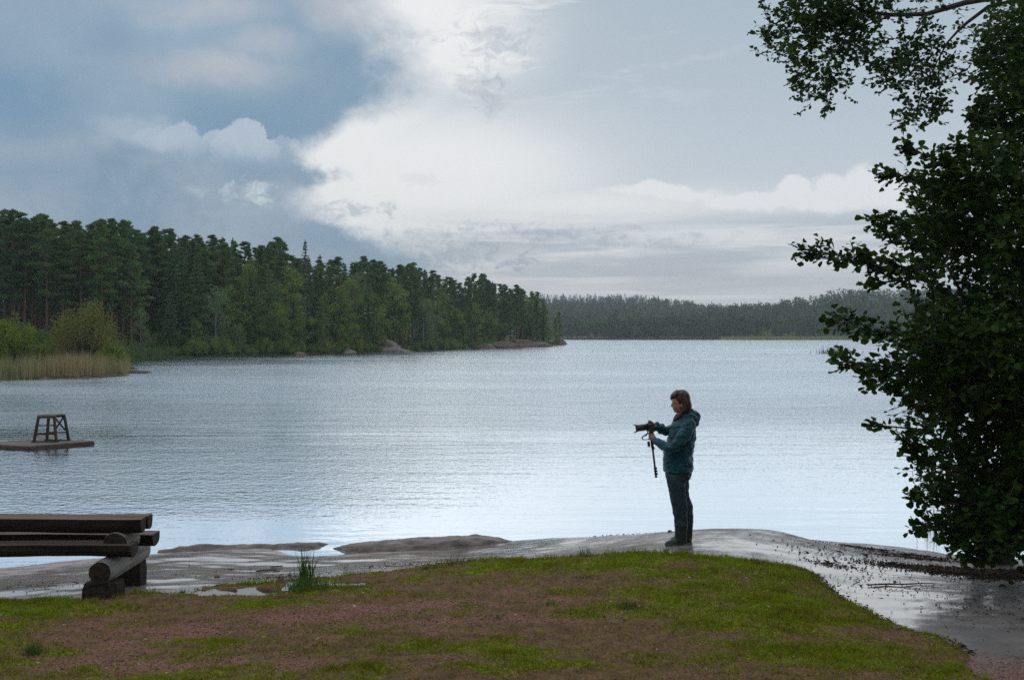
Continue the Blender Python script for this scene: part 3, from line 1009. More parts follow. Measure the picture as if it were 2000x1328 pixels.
# ------------------------------------------------------------------ land beyond the water
SHORE_PX = [(-260, 745), (-60, 744), (85, 741), (200, 737), (243, 733), (252, 724)]
LEFT = [G(*p) for p in SHORE_PX]
LEFT = [(p.x, p.y) for p in LEFT] + [(-27.0, 72), (-33, 84), (-39.5, 101)] + [(q.x, q.y) for q in (G(*p) for p in (
    (330, 698), (420, 696.5), (520, 693.5), (640, 690), (760, 687), (860, 683.5), (940, 680.5), (1020, 677.5), (1065, 675.5), (1097, 673.5)))]
LEFT = np.array(LEFT + [(16.2, 283), (18.2, 312), (14, 342), (2, 366), (-12, 385), (-60, 430), (-160, 470), (-240, 300), (-200, 50)])


def left_z(x, y):
    sd = poly_sd(x, y, LEFT)
    up = 0.35 * (1 - np.exp(-np.maximum(sd, 0) / 1.2)) + 5.2 * (1 - np.exp(-np.maximum(sd - 4, 0) / 34)) + np.maximum(sd - 60, 0) * .02
    n = (fbm(x * .12, y * .12, 51, 4) - .5) * np.clip(sd / 6, 0, 1) * 1.6
    near = np.clip((82 - y) / 8, 0, 1)      # the reed point is low and flat
    up = up * (1 - near) + near * np.clip(0.25 + sd * .02, 0, .8)
    return np.where(sd > 0, up + n * (1 - near), np.maximum(sd * .35, -2.0))


def forest_floor_mat():
    m, t, bs = new_mat('forest_floor')
    p = world_co(t)
    c = t.mix(t.sstep(t.noise(p, .35, 5, .6), .35, .65), (.05, .045, .025), (.06, .085, .03))
    c = t.mix(t.sstep(t.noise(p, .12, 4, .6), .5, .68), c, (.10, .07, .055))
    t.put(bs.inputs['Base Color'], c); bs.inputs['Roughness'].default_value = .95
    bs.inputs['Specular IOR Level'].default_value = .1
    return m


FLOOR = forest_floor_mat()
o = sheet('hillside', left_z, np.arange(-230, 24, 2.2), np.arange(48, 430, 2.4), [FLOOR], keep=lambda x, y: poly_sd(x, y, LEFT) > -6)
tag(o, kind='structure')

SKYLINE = np.array([(-200, 405), (0, 413), (30, 409), (60, 416), (110, 424), (150, 432), (180, 428), (240, 430), (290, 440), (330, 449), (400, 462), (450, 460), (500, 482),
                    (540, 462), (565, 492), (600, 505), (640, 492), (680, 512), (715, 500), (760, 520), (800, 510), (850, 532), (890, 548), (940, 532), (980, 556),
                    (1010, 556), (1050, 572), (1068, 580), (1080, 590), (1095, 606), (1108, 640)], float)


def sky_top(px, d):
    """Height above the lake that reaches the photograph's treetop line at depth d."""
    return H + (HY - np.interp(px, SKYLINE[:, 0], SKYLINE[:, 1])) / F * d


ZONES = [(25, 'at the far left edge'), (62, 'above the bright green bush'), (110, 'between the two bushes'), (165, 'above olive willow, left half'), (230, 'above olive willow, right half'),
         (300, 'above the bracken bank'), (370, 'right of the bracken bank'), (450, 'between bracken and dead spruce'), (520, 'far left of dead spruce'), (575, 'just left of dead spruce'),
         (640, 'just right of dead spruce'), (700, 'above the steep pale rock'), (770, 'above the cracked outcrop'), (830, 'right of the cracked outcrop'),
         (900, 'midway outcrop to headland'), (970, 'before the headland rocks'), (1040, 'above the headland cliff'), (2000, 'at the headland tip')]


def zone(px):
    return next(w for lim, w in ZONES if px < lim)


def row_word(sd): return 'at the water' if sd < 6.5 else ('low on the bank' if sd < 15 else ('high on the bank' if sd < 27 else 'on the skyline'))


RANK = ['leftmost', 'second from left', 'third from left', 'fourth from left', 'fifth from left', 'sixth from left', 'seventh from left', 'eighth from left', 'ninth from left', 'tenth from left', 'eleventh from left', 'twelfth from left']
TO_RANK = {}


def rank_labels():
    """Trees that share kind, row and place are told apart by their order."""
    for (word, place), lst in TO_RANK.items():
        lst.sort(key=lambda q: q[0])
        n = len(lst)
        for k, (px, o) in enumerate(lst):
            many = word + ('es' if word.endswith('h') else 's')
            o['group'] = f'{many} {place}'
            if n == 1: o['label'] = f'{word} {place}'
            elif n <= 12:
                rk = 'rightmost' if k == n - 1 and n > 2 else RANK[k]
                if n == 2: rk = ('left', 'right')[k] + ' one'
                o['label'] = f'{rk} of the {many} {place}'
            else: o['label'] = f'{word} {place}'
    TO_RANK.clear()


def leafy(kind, px, d, h, label=None, group=None, wide=1.0, protos=None, sd=None):
    q = P(px, 700, d)
    z = float(left_z(np.array([q.x]), np.array([d]))[0]) - .15
    table = {'pine_tree': (PINE, 15, 'dark pine'), 'spruce_tree': (SPRUCE, 14, 'pointed spruce'),
             'broadleaf_tree': (BROAD, 10, 'round broadleaf tree'), 'birch_tree': (PALE, 10, 'pale birch'), 'shrub': (SHRUB, 2.8, 'green shrub')}
    prs, ph, words_ = table[kind]
    pr = protos or random.choice(prs)
    o = plant(kind, pr, (q.x, d, z), h, ph, label, kind.split('_')[0] + (' tree' if kind != 'shrub' else ''), group, None, wide)
    if label is None:
        TO_RANK.setdefault((words_, f'{row_word(sd)} {zone(px)}'), []).append((px, o))
    return o


def shore_depth(px):
    """Depth at which the left shore's waterline stands in column px."""
    ds = np.arange(60, 340, .5) if px < 245 else np.arange(90, 360, .5)
    ds = ds[ds > 96] if px < 330 else ds
    x = (px - 1000) / F * ds
    s = poly_sd(x, ds, LEFT)
    k = np.argmax(s > 0)
    return float(ds[k]) if s[k] > 0 else None


def scatter_forest():
    r = np.random.default_rng(5)
    pts = []
    def free(x, y, gap):
        for a, b in pts:
            if (a - x) ** 2 + (b - y) ** 2 < gap * gap: return False
        return True
    n_con = 0
    # rows from the skyline down to the water
    for lo, hi, step, gap in ((46, 72, 13, 2.4), (26, 46, 11, 2.4), (13, 26, 11, 2.4), (6, 13, 12, 2.2), (1.2, 6, 13, 1.9)):
        px = -30.0
        while px < 1108:
            d0 = shore_depth(px)
            px += step * r.uniform(.6, 1.4)
            if d0 is None: continue
            back = r.uniform(lo, hi)
            if d0 > 200 and lo >= 46: continue
            if d0 > 200: back = min(back, 3 + (lo + hi) * .25)
            if px > 1060: back = r.uniform(1, 12)
            d = d0 + back
            if px < 330: d = d0 + back + 14       # here the wood stands back behind a bank
            x = (px - 1000) / F * d
            sd = float(poly_sd(np.array([x]), np.array([d]), LEFT)[0])
            if sd < (.4 if px > 1060 else .8) or not free(x, d, gap): continue
            pts.append((x, d))
            zg = float(left_z(np.array([x]), np.array([d]))[0])
            top = float(sky_top(px, d)) - zg
            u = r.random()
            if lo >= 13 or px < 330:
                if px < 330:
                    if lo < 6: continue
                    h = top * r.uniform(.88, 1.01) if lo >= 13 else top * r.uniform(.8, .98)
                    kind = 'pine_tree'
                    pr = random.choice(PINE[:4]) if lo < 26 else random.choice(PINE[2:])
                    if lo >= 26 and r.random() < .7: kind = 'spruce_tree'; pr = random.choice(SPRUCE); h *= .9
                else:
                    h = top * (r.uniform(.93, 1.02) if lo >= 26 else r.uniform(.78, .97))
                    kind = 'pine_tree' if u < (.5 if px < 700 else .62) else ('spruce_tree' if u < .9 else 'broadleaf_tree')
                    pr = None
                    if kind == 'broadleaf_tree': h *= .85
                h = min(h, 21)
            elif lo >= 6:
                h = min(top * r.uniform(.45, .86), 15)
                kind = 'spruce_tree' if u < .34 else ('pine_tree' if u < .58 else ('broadleaf_tree' if u < .85 else 'birch_tree'))
                pr = None
            else:
                h = min(top * r.uniform(.22, .6), 9.5)
                kind = 'broadleaf_tree' if u < .5 else ('birch_tree' if u < .68 else ('spruce_tree' if u < .84 else 'pine_tree'))
                if 790 < px < 930 and u < .75: kind = 'birch_tree'; h = min(top * .62, 9.5)
                pr = None
            if h < 2.2: continue
            wide = 1.1 if h > 9 else 1.2
            leafy(kind, px, d, h, wide=wide, protos=pr, sd=sd)
    # low growth right along the waterline
    px = 335.0
    while px < 1100:
        d0 = shore_depth(px)
        if d0:
            leafy('shrub', px, d0 + r.uniform(.6, 2.4), r.uniform(1.3, 2.9), wide=r.uniform(.9, 1.3), sd=1)
        px += r.uniform(11, 24)
    # bracken and young growth on the bank behind the reed point
    for px, d, h in ((250, 122, 2.6), (285, 121, 2.2), (310, 124, 3.0), (225, 118, 2.4), (60, 112, 2.6), (100, 112, 2.4), (20, 110, 3), (-10, 110, 2.6), (275, 127, 4.2), (300, 131, 5.0), (330, 126, 3.2), (245, 132, 4.6), (215, 128, 5.0)):
        leafy('shrub', px, d, h, wide=1.4, sd=10)


scatter_forest()
rank_labels()

# the trees one would pick out by name
dd = shore_depth(596) + 30
leafy('spruce_tree', 596, dd, float(sky_top(596, dd)) - float(left_z(np.array([(596 - 1000) / F * dd]), np.array([dd]))[0]) + 4.2,
      'grey dead spruce with thin bare crown rising above the skyline', None, .8, DEADS[0])
for px, dy, lab, k in ((303, 22, 'tall slim pine with long bare reddish trunk and flat top beside the bracken bank', 3), (240, 24, 'pine with straight bare red trunk right above the olive willow', 1),
                       (92, 20, 'pine with bare red trunk behind the gap between the two bushes', 0), (200, 19, 'pine with thin red trunk above the left shoulder of the olive willow', 1), (28, 20, 'pine with bare branchy trunk behind the green bush', 2)):
    dd = shore_depth(px) + dy
    zg = float(left_z(np.array([(px - 1000) / F * dd]), np.array([dd]))[0])
    leafy('pine_tree', px, dd, (float(sky_top(px, dd)) - zg) * 1.0, lab, None, .9, PINE[k])
dd = shore_depth(630) + 6
leafy('birch_tree', 632, dd, 8.4, 'yellow green birch standing tall beside the pale rock outcrop', None, .8, (PALE[0][0], BROAD[0][1]))
dd = shore_depth(270) + 9
leafy('birch_tree', 275, dd, 5.6, 'small silvery sallow in front of the dark pines beside the bracken bank', None, 1.0, PALE[1])

# ------------------------------------------------------------------ shore rocks
def rock_mesh(name, size, seed, mat, sub=4, rough=.35, flat=1.0, crack=.12):
    bm = bmesh.new()
    bmesh.ops.create_icosphere(bm, subdivisions=sub, radius=1)
    off = Vector((seed * 7.3, seed * 3.1, seed * 1.7))
    for v in bm.verts:
        n = v.co.normalized()
        k = 1 + rough * (mnoise.noise(n * 1.3 + off)) + rough * .5 * mnoise.noise(n * 3.1 + off) + crack * mnoise.noise(n * 8 + off)
        c = n * k
        c.z = max(c.z, -.5)
        if flat < 1: c.z = min(c.z, flat + .12 * mnoise.noise(n * 2 + off))
        v.co = Vector((c.x * size[0], c.y * size[1], c.z * size[2]))
    me = bpy.data.meshes.new(name); bm.to_mesh(me); bm.free()
    me.polygons.foreach_set('use_smooth', np.ones(len(me.polygons), bool))
    me.materials.append(mat)
    return me


GRANITE = plain('granite', (.13, .105, .095), (.27, .225, .205), .9, .85, .8, .12, (1, 1, 1.5), .2)
GRANITE2 = plain('brown_granite', (.11, .075, .055), (.2, .14, .105), .9, .85, .8, .12, (1, 1, 1.5), .2)


def boulder(px, py, w, h, lab, seed, mat=None, group=None, deep=1.0):
    p = G(px, py, 0)
    d = p.y
    x = w / F * d; z = h / F * d
    o = link('boulder', rock_mesh('boulder', (x * .5, x * .5 * deep, z * .5), seed, mat or GRANITE), None, (p.x, d + x * .5 * deep * .9, z * .06))
    tag(o, lab, 'boulder', group)
    return o


boulder(745, 687, 100, 34, 'pale cracked granite outcrop sloping into the water, largest on the wooded shore', 1, deep=.6)
boulder(706, 676, 50, 56, 'steep pale rock face among trees above the cracked outcrop', 2, deep=.6)
boulder(682, 690, 24, 14, 'small pale rock slab left of the cracked outcrop', 3, deep=.6)
boulder(585, 694, 22, 12, 'slanting grey rock under the trees below the dead spruce', 4, GRANITE2, deep=.6)
boulder(985, 680, 50, 20, 'low brown rock ledge at the left end of the headland rocks', 5, GRANITE2, deep=.6)
boulder(1018, 678, 48, 26, 'brown cliff rock in the middle of the headland rocks', 6, GRANITE2, deep=.6)
boulder(950, 682, 34, 18, 'low rock under bushes left of the headland rocks', 16, GRANITE2, deep=.6)
boulder(1052, 677, 40, 16, 'tawny rounded rock near the headland tip', 7, GRANITE, deep=.6)
boulder(1066, 677.5, 30, 10, 'flat rock slab lying lowest at the headland tip', 8, GRANITE2, deep=.6)
boulder(1093, 674, 28, 24, 'upright rounded boulder at the very tip of the headland', 9, GRANITE2, deep=.7)
boulder(268, 729, 48, 9, 'flat dark rock at the end of the reed point', 10, GRANITE2, deep=.5)
boulder(85, 741, 28, 8, 'small dark rock at the water in front of the reeds', 11, GRANITE2, deep=.5)
boulder(165, 739.5, 22, 6, 'half sunk stone at the foot of the reeds under the olive willow', 12, GRANITE2, deep=.5)

# ------------------------------------------------------------------ reed point: reeds and bushes
def blades(c, h, lean, width, r, seg=2):
    """Upright grass blades with a bend: c (N,3), h (N,)."""
    n = len(c)
    a = r.random(n) * 6.283
    dr = np.stack([np.cos(a), np.sin(a), np.zeros(n)], 1)
    b = r.random(n) * 6.283
    sd = np.stack([np.cos(b), np.sin(b), np.zeros(n)], 1) * (np.asarray(width) * .5).reshape(-1, 1)
    hh = np.asarray(h).reshape(-1, 1)
    up = np.array([[0, 0, 1.0]])
    ln = np.asarray(lean).reshape(-1, 1) * hh
    p1 = c + up * hh * .55 + dr * ln * .3
    p2 = c + up * hh + dr * ln
    V = np.stack([c - sd, c + sd, p1 + sd * .8, p1 - sd * .8, p2], 1).reshape(-1, 3)
    i = np.arange(n)[:, None] * 5
    return V, i + np.array([[0, 1, 2, 3]]), i + np.array([[3, 2, 4]])


def blade_mat(name, c1, c2, c3, scale, rough=.7, trans=.25, zc=None):
    m, t, bs = new_mat(name)
    p = world_co(t)
    f = t.noise(t.mapping(p, (1, 1, .15)), scale, 4, .65)
    c = t.mix(t.sstep(f, .3, .5), c1, c2); c = t.mix(t.sstep(f, .5, .7), c, c3)
    t.put(bs.inputs['Base Color'], c)
    bs.inputs['Roughness'].default_value = rough; bs.inputs['Specular IOR Level'].default_value = .1
    tr = t.node('ShaderNodeBsdfTranslucent'); t.put(tr.inputs[0], c)
    mx = t.node('ShaderNodeMixShader'); mx.inputs[0].default_value = trans
    t.L.new(bs.outputs[0], mx.inputs[1]); t.L.new(tr.outputs[0], mx.inputs[2])
    t.L.new(mx.outputs[0], t.N['Material Output'].inputs['Surface'])
    return m


REED = blade_mat('reed', (.38, .26, .16), (.30, .25, .12), (.2, .22, .09), .35)
GREENREED = blade_mat('green_reed', (.06, .10, .03), (.08, .13, .035), (.11, .14, .05), .5)


def reed_bed():
    r = np.random.default_rng(8)
    n = 26000
    x = r.uniform(-44, -22, n); y = r.uniform(54, 72, n)
    sd = poly_sd(x, y, LEFT) + (fbm(x * .8, y * .8, 61, 3) - .5) * 1.4
    k = (sd > -.1) & (sd < 4.6) & (r.random(n) < np.clip(1.3 - sd * .14, .2, 1))
    x, y = x[k], y[k]
    z = np.maximum(left_z(x, y), 0) - .1
    h = 1.25 * r.uniform(.65, 1.12, len(x)) * (.78 + .5 * fbm(x * .5, y * .5, 62, 3))
    V, q, t3 = blades(np.stack([x, y, z], 1), h, r.uniform(.02, .3, len(x)), r.uniform(.012, .03, len(x)), r)
    o = link('reeds', np_mesh('reeds', V, [q, t3], [REED]))
    tag(o, 'bed of tan and green reeds lining the left point', 'reeds', kind='stuff')
    # feathery heads are part of the same mass
    x = r.uniform(-56, -40, 9000); y = r.uniform(100, 126, 9000)
    px = 1000 + x / y * F
    sd = poly_sd(x, y, LEFT)
    k = (sd > -.4) & (sd < 2.5) & (px > 240) & (px < 345)
    x, y = x[k], y[k]
    h = r.uniform(.9, 1.6, len(x))
    V, q, t3 = blades(np.stack([x, y, np.maximum(left_z(x, y), 0) - .1], 1), h, r.uniform(.02, .2, len(x)), r.uniform(.04, .08, len(x)), r)
    o = link('reeds', np_mesh('green_reeds', V, [q, t3], [GREENREED]))
    tag(o, 'strip of fresh green reeds in the bay behind the left point', 'reeds', kind='stuff')


reed_bed()


def point_bush(px, d, h, rad, n, leaf, lab, mat, seed, m0=110, cat='bush'):
    pr = proto_mesh(shrub_proto(seed, h, rad, n, leaf, m0), 'bush', M['bark'], mat)
    q = P(px, 700, d)
    z = float(max(left_z(np.array([q.x]), np.array([d]))[0], 0))
    plant('bush', pr, (q.x, d, z), 1, 1, lab, cat)


point_bush(165, 68.5, 5.0, 2.45, 72, .15, 'large olive brown willow bush behind the reeds, tallest on the left point', M['willow_leaf'], 401)
point_bush(218, 66.5, 2.3, 1.0, 22, .14, 'low green bush growing against the right side of the olive willow', M['bright_leaf'], 402)
point_bush(32, 66, 3.9, 1.35, 46, .15, 'bright yellow green bush behind the reeds at the far left', M['bright_leaf'], 403)
point_bush(95, 70, 1.9, 1.2, 26, .14, 'low dull green bush between the bright bush and the olive willow', M['broad_leaf'], 404)
point_bush(-40, 66, 2.4, 1.4, 26, .15, 'green bush left of the bright yellow green bush', M['broad_leaf'], 405)

# ------------------------------------------------------------------ far shore and hills
def far_shore_y(x): return 596 + 10 * np.sin(x * .02) + np.where(x < 60, (60 - x) * .35, 0)


def hill(name, pxs, ridge, d0, d1, seed):
    """Terrain that climbs from the far shore at depth d0 to a ridge at d1."""
    u = np.linspace(0, 1, 26); P_, U = np.meshgrid(pxs, u)
    D = d0 + (d1 - d0) * U
    X = (P_ - 1000) / F * d1 * (.75 + .25 * U)
    rz = H + (HY - np.interp(P_, ridge[:, 0], ridge[:, 1])) / F * d1 - 9
    Z = rz * (U ** 1.25) + (fbm(X * .01, D * .01, seed, 3) - .5) * 8 * U * (1 - U) * 2 - 1.0 * (1 - U) + .8
    Z[0] = -1.5
    n, m = len(pxs), len(u)
    idx = np.arange(n * m).reshape(m, n)
    q = np.stack([idx[:-1, :-1], idx[:-1, 1:], idx[1:, 1:], idx[1:, :-1]], -1).reshape(-1, 4)
    V = np.stack([X, D, Z], -1).reshape(-1, 3)
    # the far side falls away again
    back = V[-n:].copy(); back[:, 1] += 60; back[:, 2] = -1.5
    V = np.vstack([V, back]); j = np.arange(n)
    q = np.vstack([q, np.stack([idx[-1, :-1], idx[-1, 1:], n * m + j[1:], n * m + j[:-1]], -1)])
    o = link(name, np_mesh(name, V, q, [FLOOR], smooth=True)); tag(o, kind='structure')
    return X, D, Z


RIDGE1 = np.array([(840, 590), (1000, 582), (1060, 579), (1200, 578), (1260, 580), (1300, 586), (1360, 592), (1440, 598), (1520, 600), (1700, 604)], float)
RIDGE2 = np.array([(1240, 640), (1340, 612), (1420, 602), (1470, 598), (1520, 593), (1560, 586), (1600, 579), (1650, 570), (1700, 567), (1780, 570), (1900, 560), (2100, 552), (2300, 556)], float)
HX1 = hill('far_hill', np.linspace(780, 1760, 60), RIDGE1, 640, 1150, 71)
HX2 = hill('far_hill', np.linspace(1180, 2300, 60), RIDGE2, 606, 840, 72)


def far_proto(seed, conifer):
    r = np.random.default_rng(seed)
    cv = []
    if conifer:
        for i in range(9):
            k = .1 + .88 * i / 8; R = .2 * (1 - k) + .02
            m = 7
            a = r.random(m) * 6.283
            c = np.stack([np.cos(a) * R, np.sin(a) * R, k + r.normal(size=m) * .02], 1)
            dr = np.stack([np.cos(a), np.sin(a), np.full(m, -.5)], 1)
            cv.append(cards(c, dr, r.uniform(.1, .2, m) * (1.25 - .6 * k), r.uniform(.06, .1, m) * (1.3 - .6 * k), r, .4))
    else:
        m = 110
        q = unit(r.normal(size=(m, 3))) * (r.random((m, 1)) ** .35)
        lump = 1 + .25 * np.sin(q[:, 0] * 5 + seed) * np.cos(q[:, 1] * 6)
        c = q * np.array([.3, .3, .42]) * lump[:, None] + np.array([0, 0, .56])
        cv.append(cards(c, q, r.uniform(.1, .18, m), r.uniform(.08, .13, m), r, .9))
    return join(cv)


FARC = [far_proto(500 + k, True) for k in range(3)]
FARB = [far_proto(520 + k, False) for k in range(3)]


def far_mass(name, lab, hx, n, hmin, hmax, seed, conifer_share, umin=.08):
    r = np.random.default_rng(seed)
    X, D, Z = hx
    m, nn = X.shape
    u = umin + (1 - umin) * r.random(n) ** .8; v = r.random(n)
    def samp(A):
        fi = u * (m - 1.001); fj = v * (nn - 1.001); i = fi.astype(int); j = fj.astype(int); a = fi - i; b = fj - j
        return (A[i, j] * (1 - b) + A[i, j + 1] * b) * (1 - a) + (A[i + 1, j] * (1 - b) + A[i + 1, j + 1] * b) * a
    x, y, z = samp(X), samp(D), samp(Z)
    con = r.random(n) < conifer_share * (.5 + fbm(x * .02, y * .02, seed, 3))
    parts = []; mi = []
    for gi, (grp, table) in enumerate(((con, FARC), (~con, FARB))):
        pick = r.integers(0, 3, n)
        for k, (pv, pf) in enumerate(table):
            s = np.where(grp & (pick == k))[0]
            if not len(s): continue
            h = r.uniform(hmin, hmax, len(s)); a = r.random(len(s)) * 6.283
            ca, sa = np.cos(a)[:, None], np.sin(a)[:, None]
            w = h * r.uniform(.85, 1.3, len(s))
            vx = (pv[None, :, 0] * ca - pv[None, :, 1] * sa) * w[:, None] + x[s][:, None]
            vy = (pv[None, :, 0] * sa + pv[None, :, 1] * ca) * w[:, None] + y[s][:, None]
            vz = pv[None, :, 2] * h[:, None] + z[s][:, None]
            V = np.stack([vx, vy, vz], -1).reshape(-1, 3)
            f = (pf[None] + (np.arange(len(s)) * len(pv))[:, None, None]).reshape(-1, 4)
            parts.append((V, f)); mi.append(np.full(len(f), gi))
    V, f = join(parts)
    o = link(name, np_mesh(name, V, f, [M['far_needle'], M['far_leaf']], mat_idx=np.concatenate(mi))); tag(o, lab, 'forest', kind='stuff')


far_mass('far_forest', 'dense mixed forest covering the long far hill', HX1, 3300, 8, 12.5, 73, .75)
far_mass('far_forest', 'dense broadleaf and pine forest covering the far hill on the right', HX2, 1700, 9, 13.5, 74, .45)


def far_front():
    """The first trees along the far water, each one a thing."""
    r = np.random.default_rng(9)
    me = {}
    for k in range(3):
        me['c', k] = np_mesh('far_conifer', *FARC[k], [M['far_needle']]); me['b', k] = np_mesh('far_broadleaf', *FARB[k], [M['far_needle'] if k else M['far_leaf']])
    for row in range(3):
        px = 1095.0
        while px < 1700:
            px += r.uniform(6, 12)
            d = 604 + row * 11 + r.uniform(-3, 3) + (14 if px < 1180 else 0)
            con = r.random() < .3
            h = r.uniform(8, 13.5) * (.8 if row == 0 else 1.05)
            if con: h *= 1.15
            q = P(px, 660, d)
            o = link('conifer_tree' if con else 'broadleaf_tree', me['c' if con else 'b', int(r.integers(0, 3))], None, (q.x, d, .3 + row * 1.4))
            o.rotation_euler.z = r.random() * 6.28; o.scale = (h * r.uniform(.9, 1.3),) * 2 + (h,)
            seg = next(w for lim, w in ((1150, 'beside the headland'), (1230, 'under far hill, left'), (1310, 'under far hill, middle'), (1420, 'where the far hills meet'),
                                        (1490, 'behind the reed strip'), (1560, 'behind the pale bushes'), (1650, 'right of the pale bushes'), (9999, 'behind the near alder')) if px < lim)
            TO_RANK.setdefault(('pointed far conifer' if con else 'rounded far tree', ('at the waterline', 'in second row', 'in third row')[row] + ' ' + seg), []).append((px, o))
            lab = None
            tag(o, lab, 'conifer tree' if con else 'broadleaf tree', lab)


far_front()
rank_labels()


def far_strip():
    r = np.random.default_rng(12)
    n = 7000
    px = r.uniform(1405, 1800, n); d = 545 + r.uniform(0, 40, n)
    x = (px - 1000) / F * d
    k = r.random(n) < np.clip((px - 1400) / 60, .1, 1)
    x, d = x[k], d[k]
    V, q, t3 = blades(np.stack([x, d, np.full(len(x), -.1)], 1), r.uniform(1.5, 2.5, len(x)), r.uniform(.02, .2, len(x)), r.uniform(.25, .5, len(x)), r)
    m = blade_mat('far_reed', (.20, .22, .09), (.22, .24, .10), (.25, .23, .12), .05, .9, .2)
    o = link('reeds', np_mesh('far_reeds', V, [q, t3], [m])); tag(o, 'long dull green reed strip along the far shore on the right', 'reeds', kind='stuff')
    for px, d, h, w, lab in ((1500, 590, 6.2, 1.3, 'broad pale green bush behind the middle of the far reed strip'), (1468, 588, 3.6, 1.3, 'small pale bush at the left end of the far reed strip'),
                             (1545, 592, 4.8, 1.7, 'low spreading bush right of the broad pale bush on the far shore')):
        me = np_mesh('far_bush', *far_proto(int(px), False), [M['pale_leaf']])
        q = P(px, 660, d); o = link('bush', me, None, (q.x, d, -.3)); o.scale = (h * w * 1.5, h * w * 1.2, h); tag(o, lab, 'bush')
    # low banks of the far shore
    v = []; f = []
    xs = np.linspace(20, 340, 60)
    z0 = .35
    for i, x in enumerate(xs):
        y = 598 + 3 * math.sin(x * .13)
        v += [(x, y, -1), (x, y + .6, z0 + .2 * math.sin(x * .4)), (x, y + 30, .9)]
        if i: a = (i - 1) * 3; f += [(a, a + 3, a + 4, a + 1), (a + 1, a + 4, a + 5, a + 2)]
    o = link('far_shore', np_mesh('far_shore', v, np.array(f), [FLOOR], smooth=True)); tag(o, kind='structure')
    # the little reed clump standing in the lake
    n = 220
    x = r.normal(size=n) * 1.3; y = r.normal(size=n) * .8
    c = G(1634, 690.5, 0)
    V, q, t3 = blades(np.stack([x, y, np.full(n, -.1)], 1), r.uniform(.4, 1.25, n), r.uniform(.05, .3, n), r.uniform(.05, .11, n), r)
    o = link('reed_clump', np_mesh('reed_clump', V, [q, t3], [GREENREED]), None, (c.x, c.y, 0)); tag(o, 'small dark reed clump standing alone in the lake beside the alder', 'reeds')


far_strip()


def added_shade_row():
    """Unseen row of trees added behind the viewer to shade everything that faces it."""
    r = np.random.default_rng(77)
    k = 0
    for row in range(1):
        for i in range(6):
            x = -17 + i * 6.5 + r.uniform(-1, 1) + row * 2.4; y = -9.5 - row * 4.5 + r.uniform(-1, 1)
            h = r.uniform(10, 14)
            o = plant('broadleaf_tree', BROAD[k % 3], (x, y, 1.0), h, 10, None, 'broadleaf tree', None, None, 1.25)  # added out of view, only to darken camera-facing surfaces
            TO_RANK.setdefault(('leafy tree', 'in the ' + ('front', 'rear')[row] + ' row behind the viewer'), []).append((x, o)); k += 1
    rank_labels()


added_shade_row()
# ------------------------------------------------------------------ low rock ledges between pool and lake
def ledge(name_lab, pts, seed, mat, cliff):
    """A low ridge along pts: (px, py of the near foot, crest height, width)."""
    r = np.random.default_rng(seed)
    n, m = 220, 34
    base = [G(px, py, 0.0) for px, py, _, _ in pts]
    sx = np.linspace(0, len(pts) - 1, n)
    bx = np.interp(sx, range(len(pts)), [b.x for b in base]); by = np.interp(sx, range(len(pts)), [b.y for b in base])
    hh = np.interp(sx, range(len(pts)), [p[2] for p in pts]); ww = np.interp(sx, range(len(pts)), [p[3] for p in pts])
    T = np.linspace(-.12, 1.1, m)
    X = np.repeat(bx[:, None], m, 1); Y = by[:, None] + ww[:, None] * T[None]
    Y += (fbm(X * 2.2, Y * .1, seed, 3) - .5) * .22
    prof = np.clip(T / cliff, 0, 1) ** .6 * np.clip((1.08 - T) / .55, 0, 1) ** .8
    Y += (fbm(X * 5, Y * 3, seed + 9, 3) - .5) * .07
    Z = -.12 + (hh[:, None] + .12) * prof[None] * (.8 + .4 * fbm(X * 2.5, Y * 4, seed + 3, 4)) + (fbm(X * 5, Y * 9, seed + 5, 3, .5) - .5) * .035 * prof[None]
    idx = np.arange(n * m).reshape(n, m)
    q = np.stack([idx[:-1, :-1], idx[1:, :-1], idx[1:, 1:], idx[:-1, 1:]], -1).reshape(-1, 4)
    o = link('rock_ledge', np_mesh('rock_ledge', np.stack([X, Y, Z], -1).reshape(-1, 3), q, [mat], smooth=True))
    tag(o, name_lab, 'rock')


LEDGE = plain('ledge_rock', (.05, .038, .03), (.20, .15, .12), 7, .45, .9, .02, (.6, 1.6, 3), .4)
ledge('low brown rock ledge left of the gap, between the lake and the wet slab', [(300, 1083, .01, .3), (380, 1080, .035, .5), (480, 1077, .04, .5), (570, 1073, .05, .45), (615, 1071, .05, .4), (640, 1067, .005, .25)], 81, LEDGE, .35)
ledge('long dark rock ledge right of the gap, with a steep near face', [(650, 1071, .0, .2), (680, 1080, .06, .6), (720, 1083, .085, .8), (800, 1082, .10, .9), (880, 1081, .11, .9), (940, 1076, .09, .7), (1000, 1066, .02, .5)], 82, LEDGE, .22)

# ------------------------------------------------------------------ log bench table
LOGDARK = plain('log_bark', (.010, .0075, .0055), (.034, .024, .017), 6, .85, .6, .01, (.25, 2, 2), .25)
LOGTOP = plain('log_sawn_face', (.085, .052, .034), (.17, .115, .08), 7, .8, .5, .006, (.12, 3, 3), .3)
LOGEND = plain('log_end_grain', (.016, .011, .008), (.05, .034, .024), 22, .8, .5, .006, (1, 1, 1), .25)
LOGPALE = plain('log_weathered', (.10, .09, .08), (.26, .24, .22), 7, .75, .6, .01, (2, .3, 2), .35)


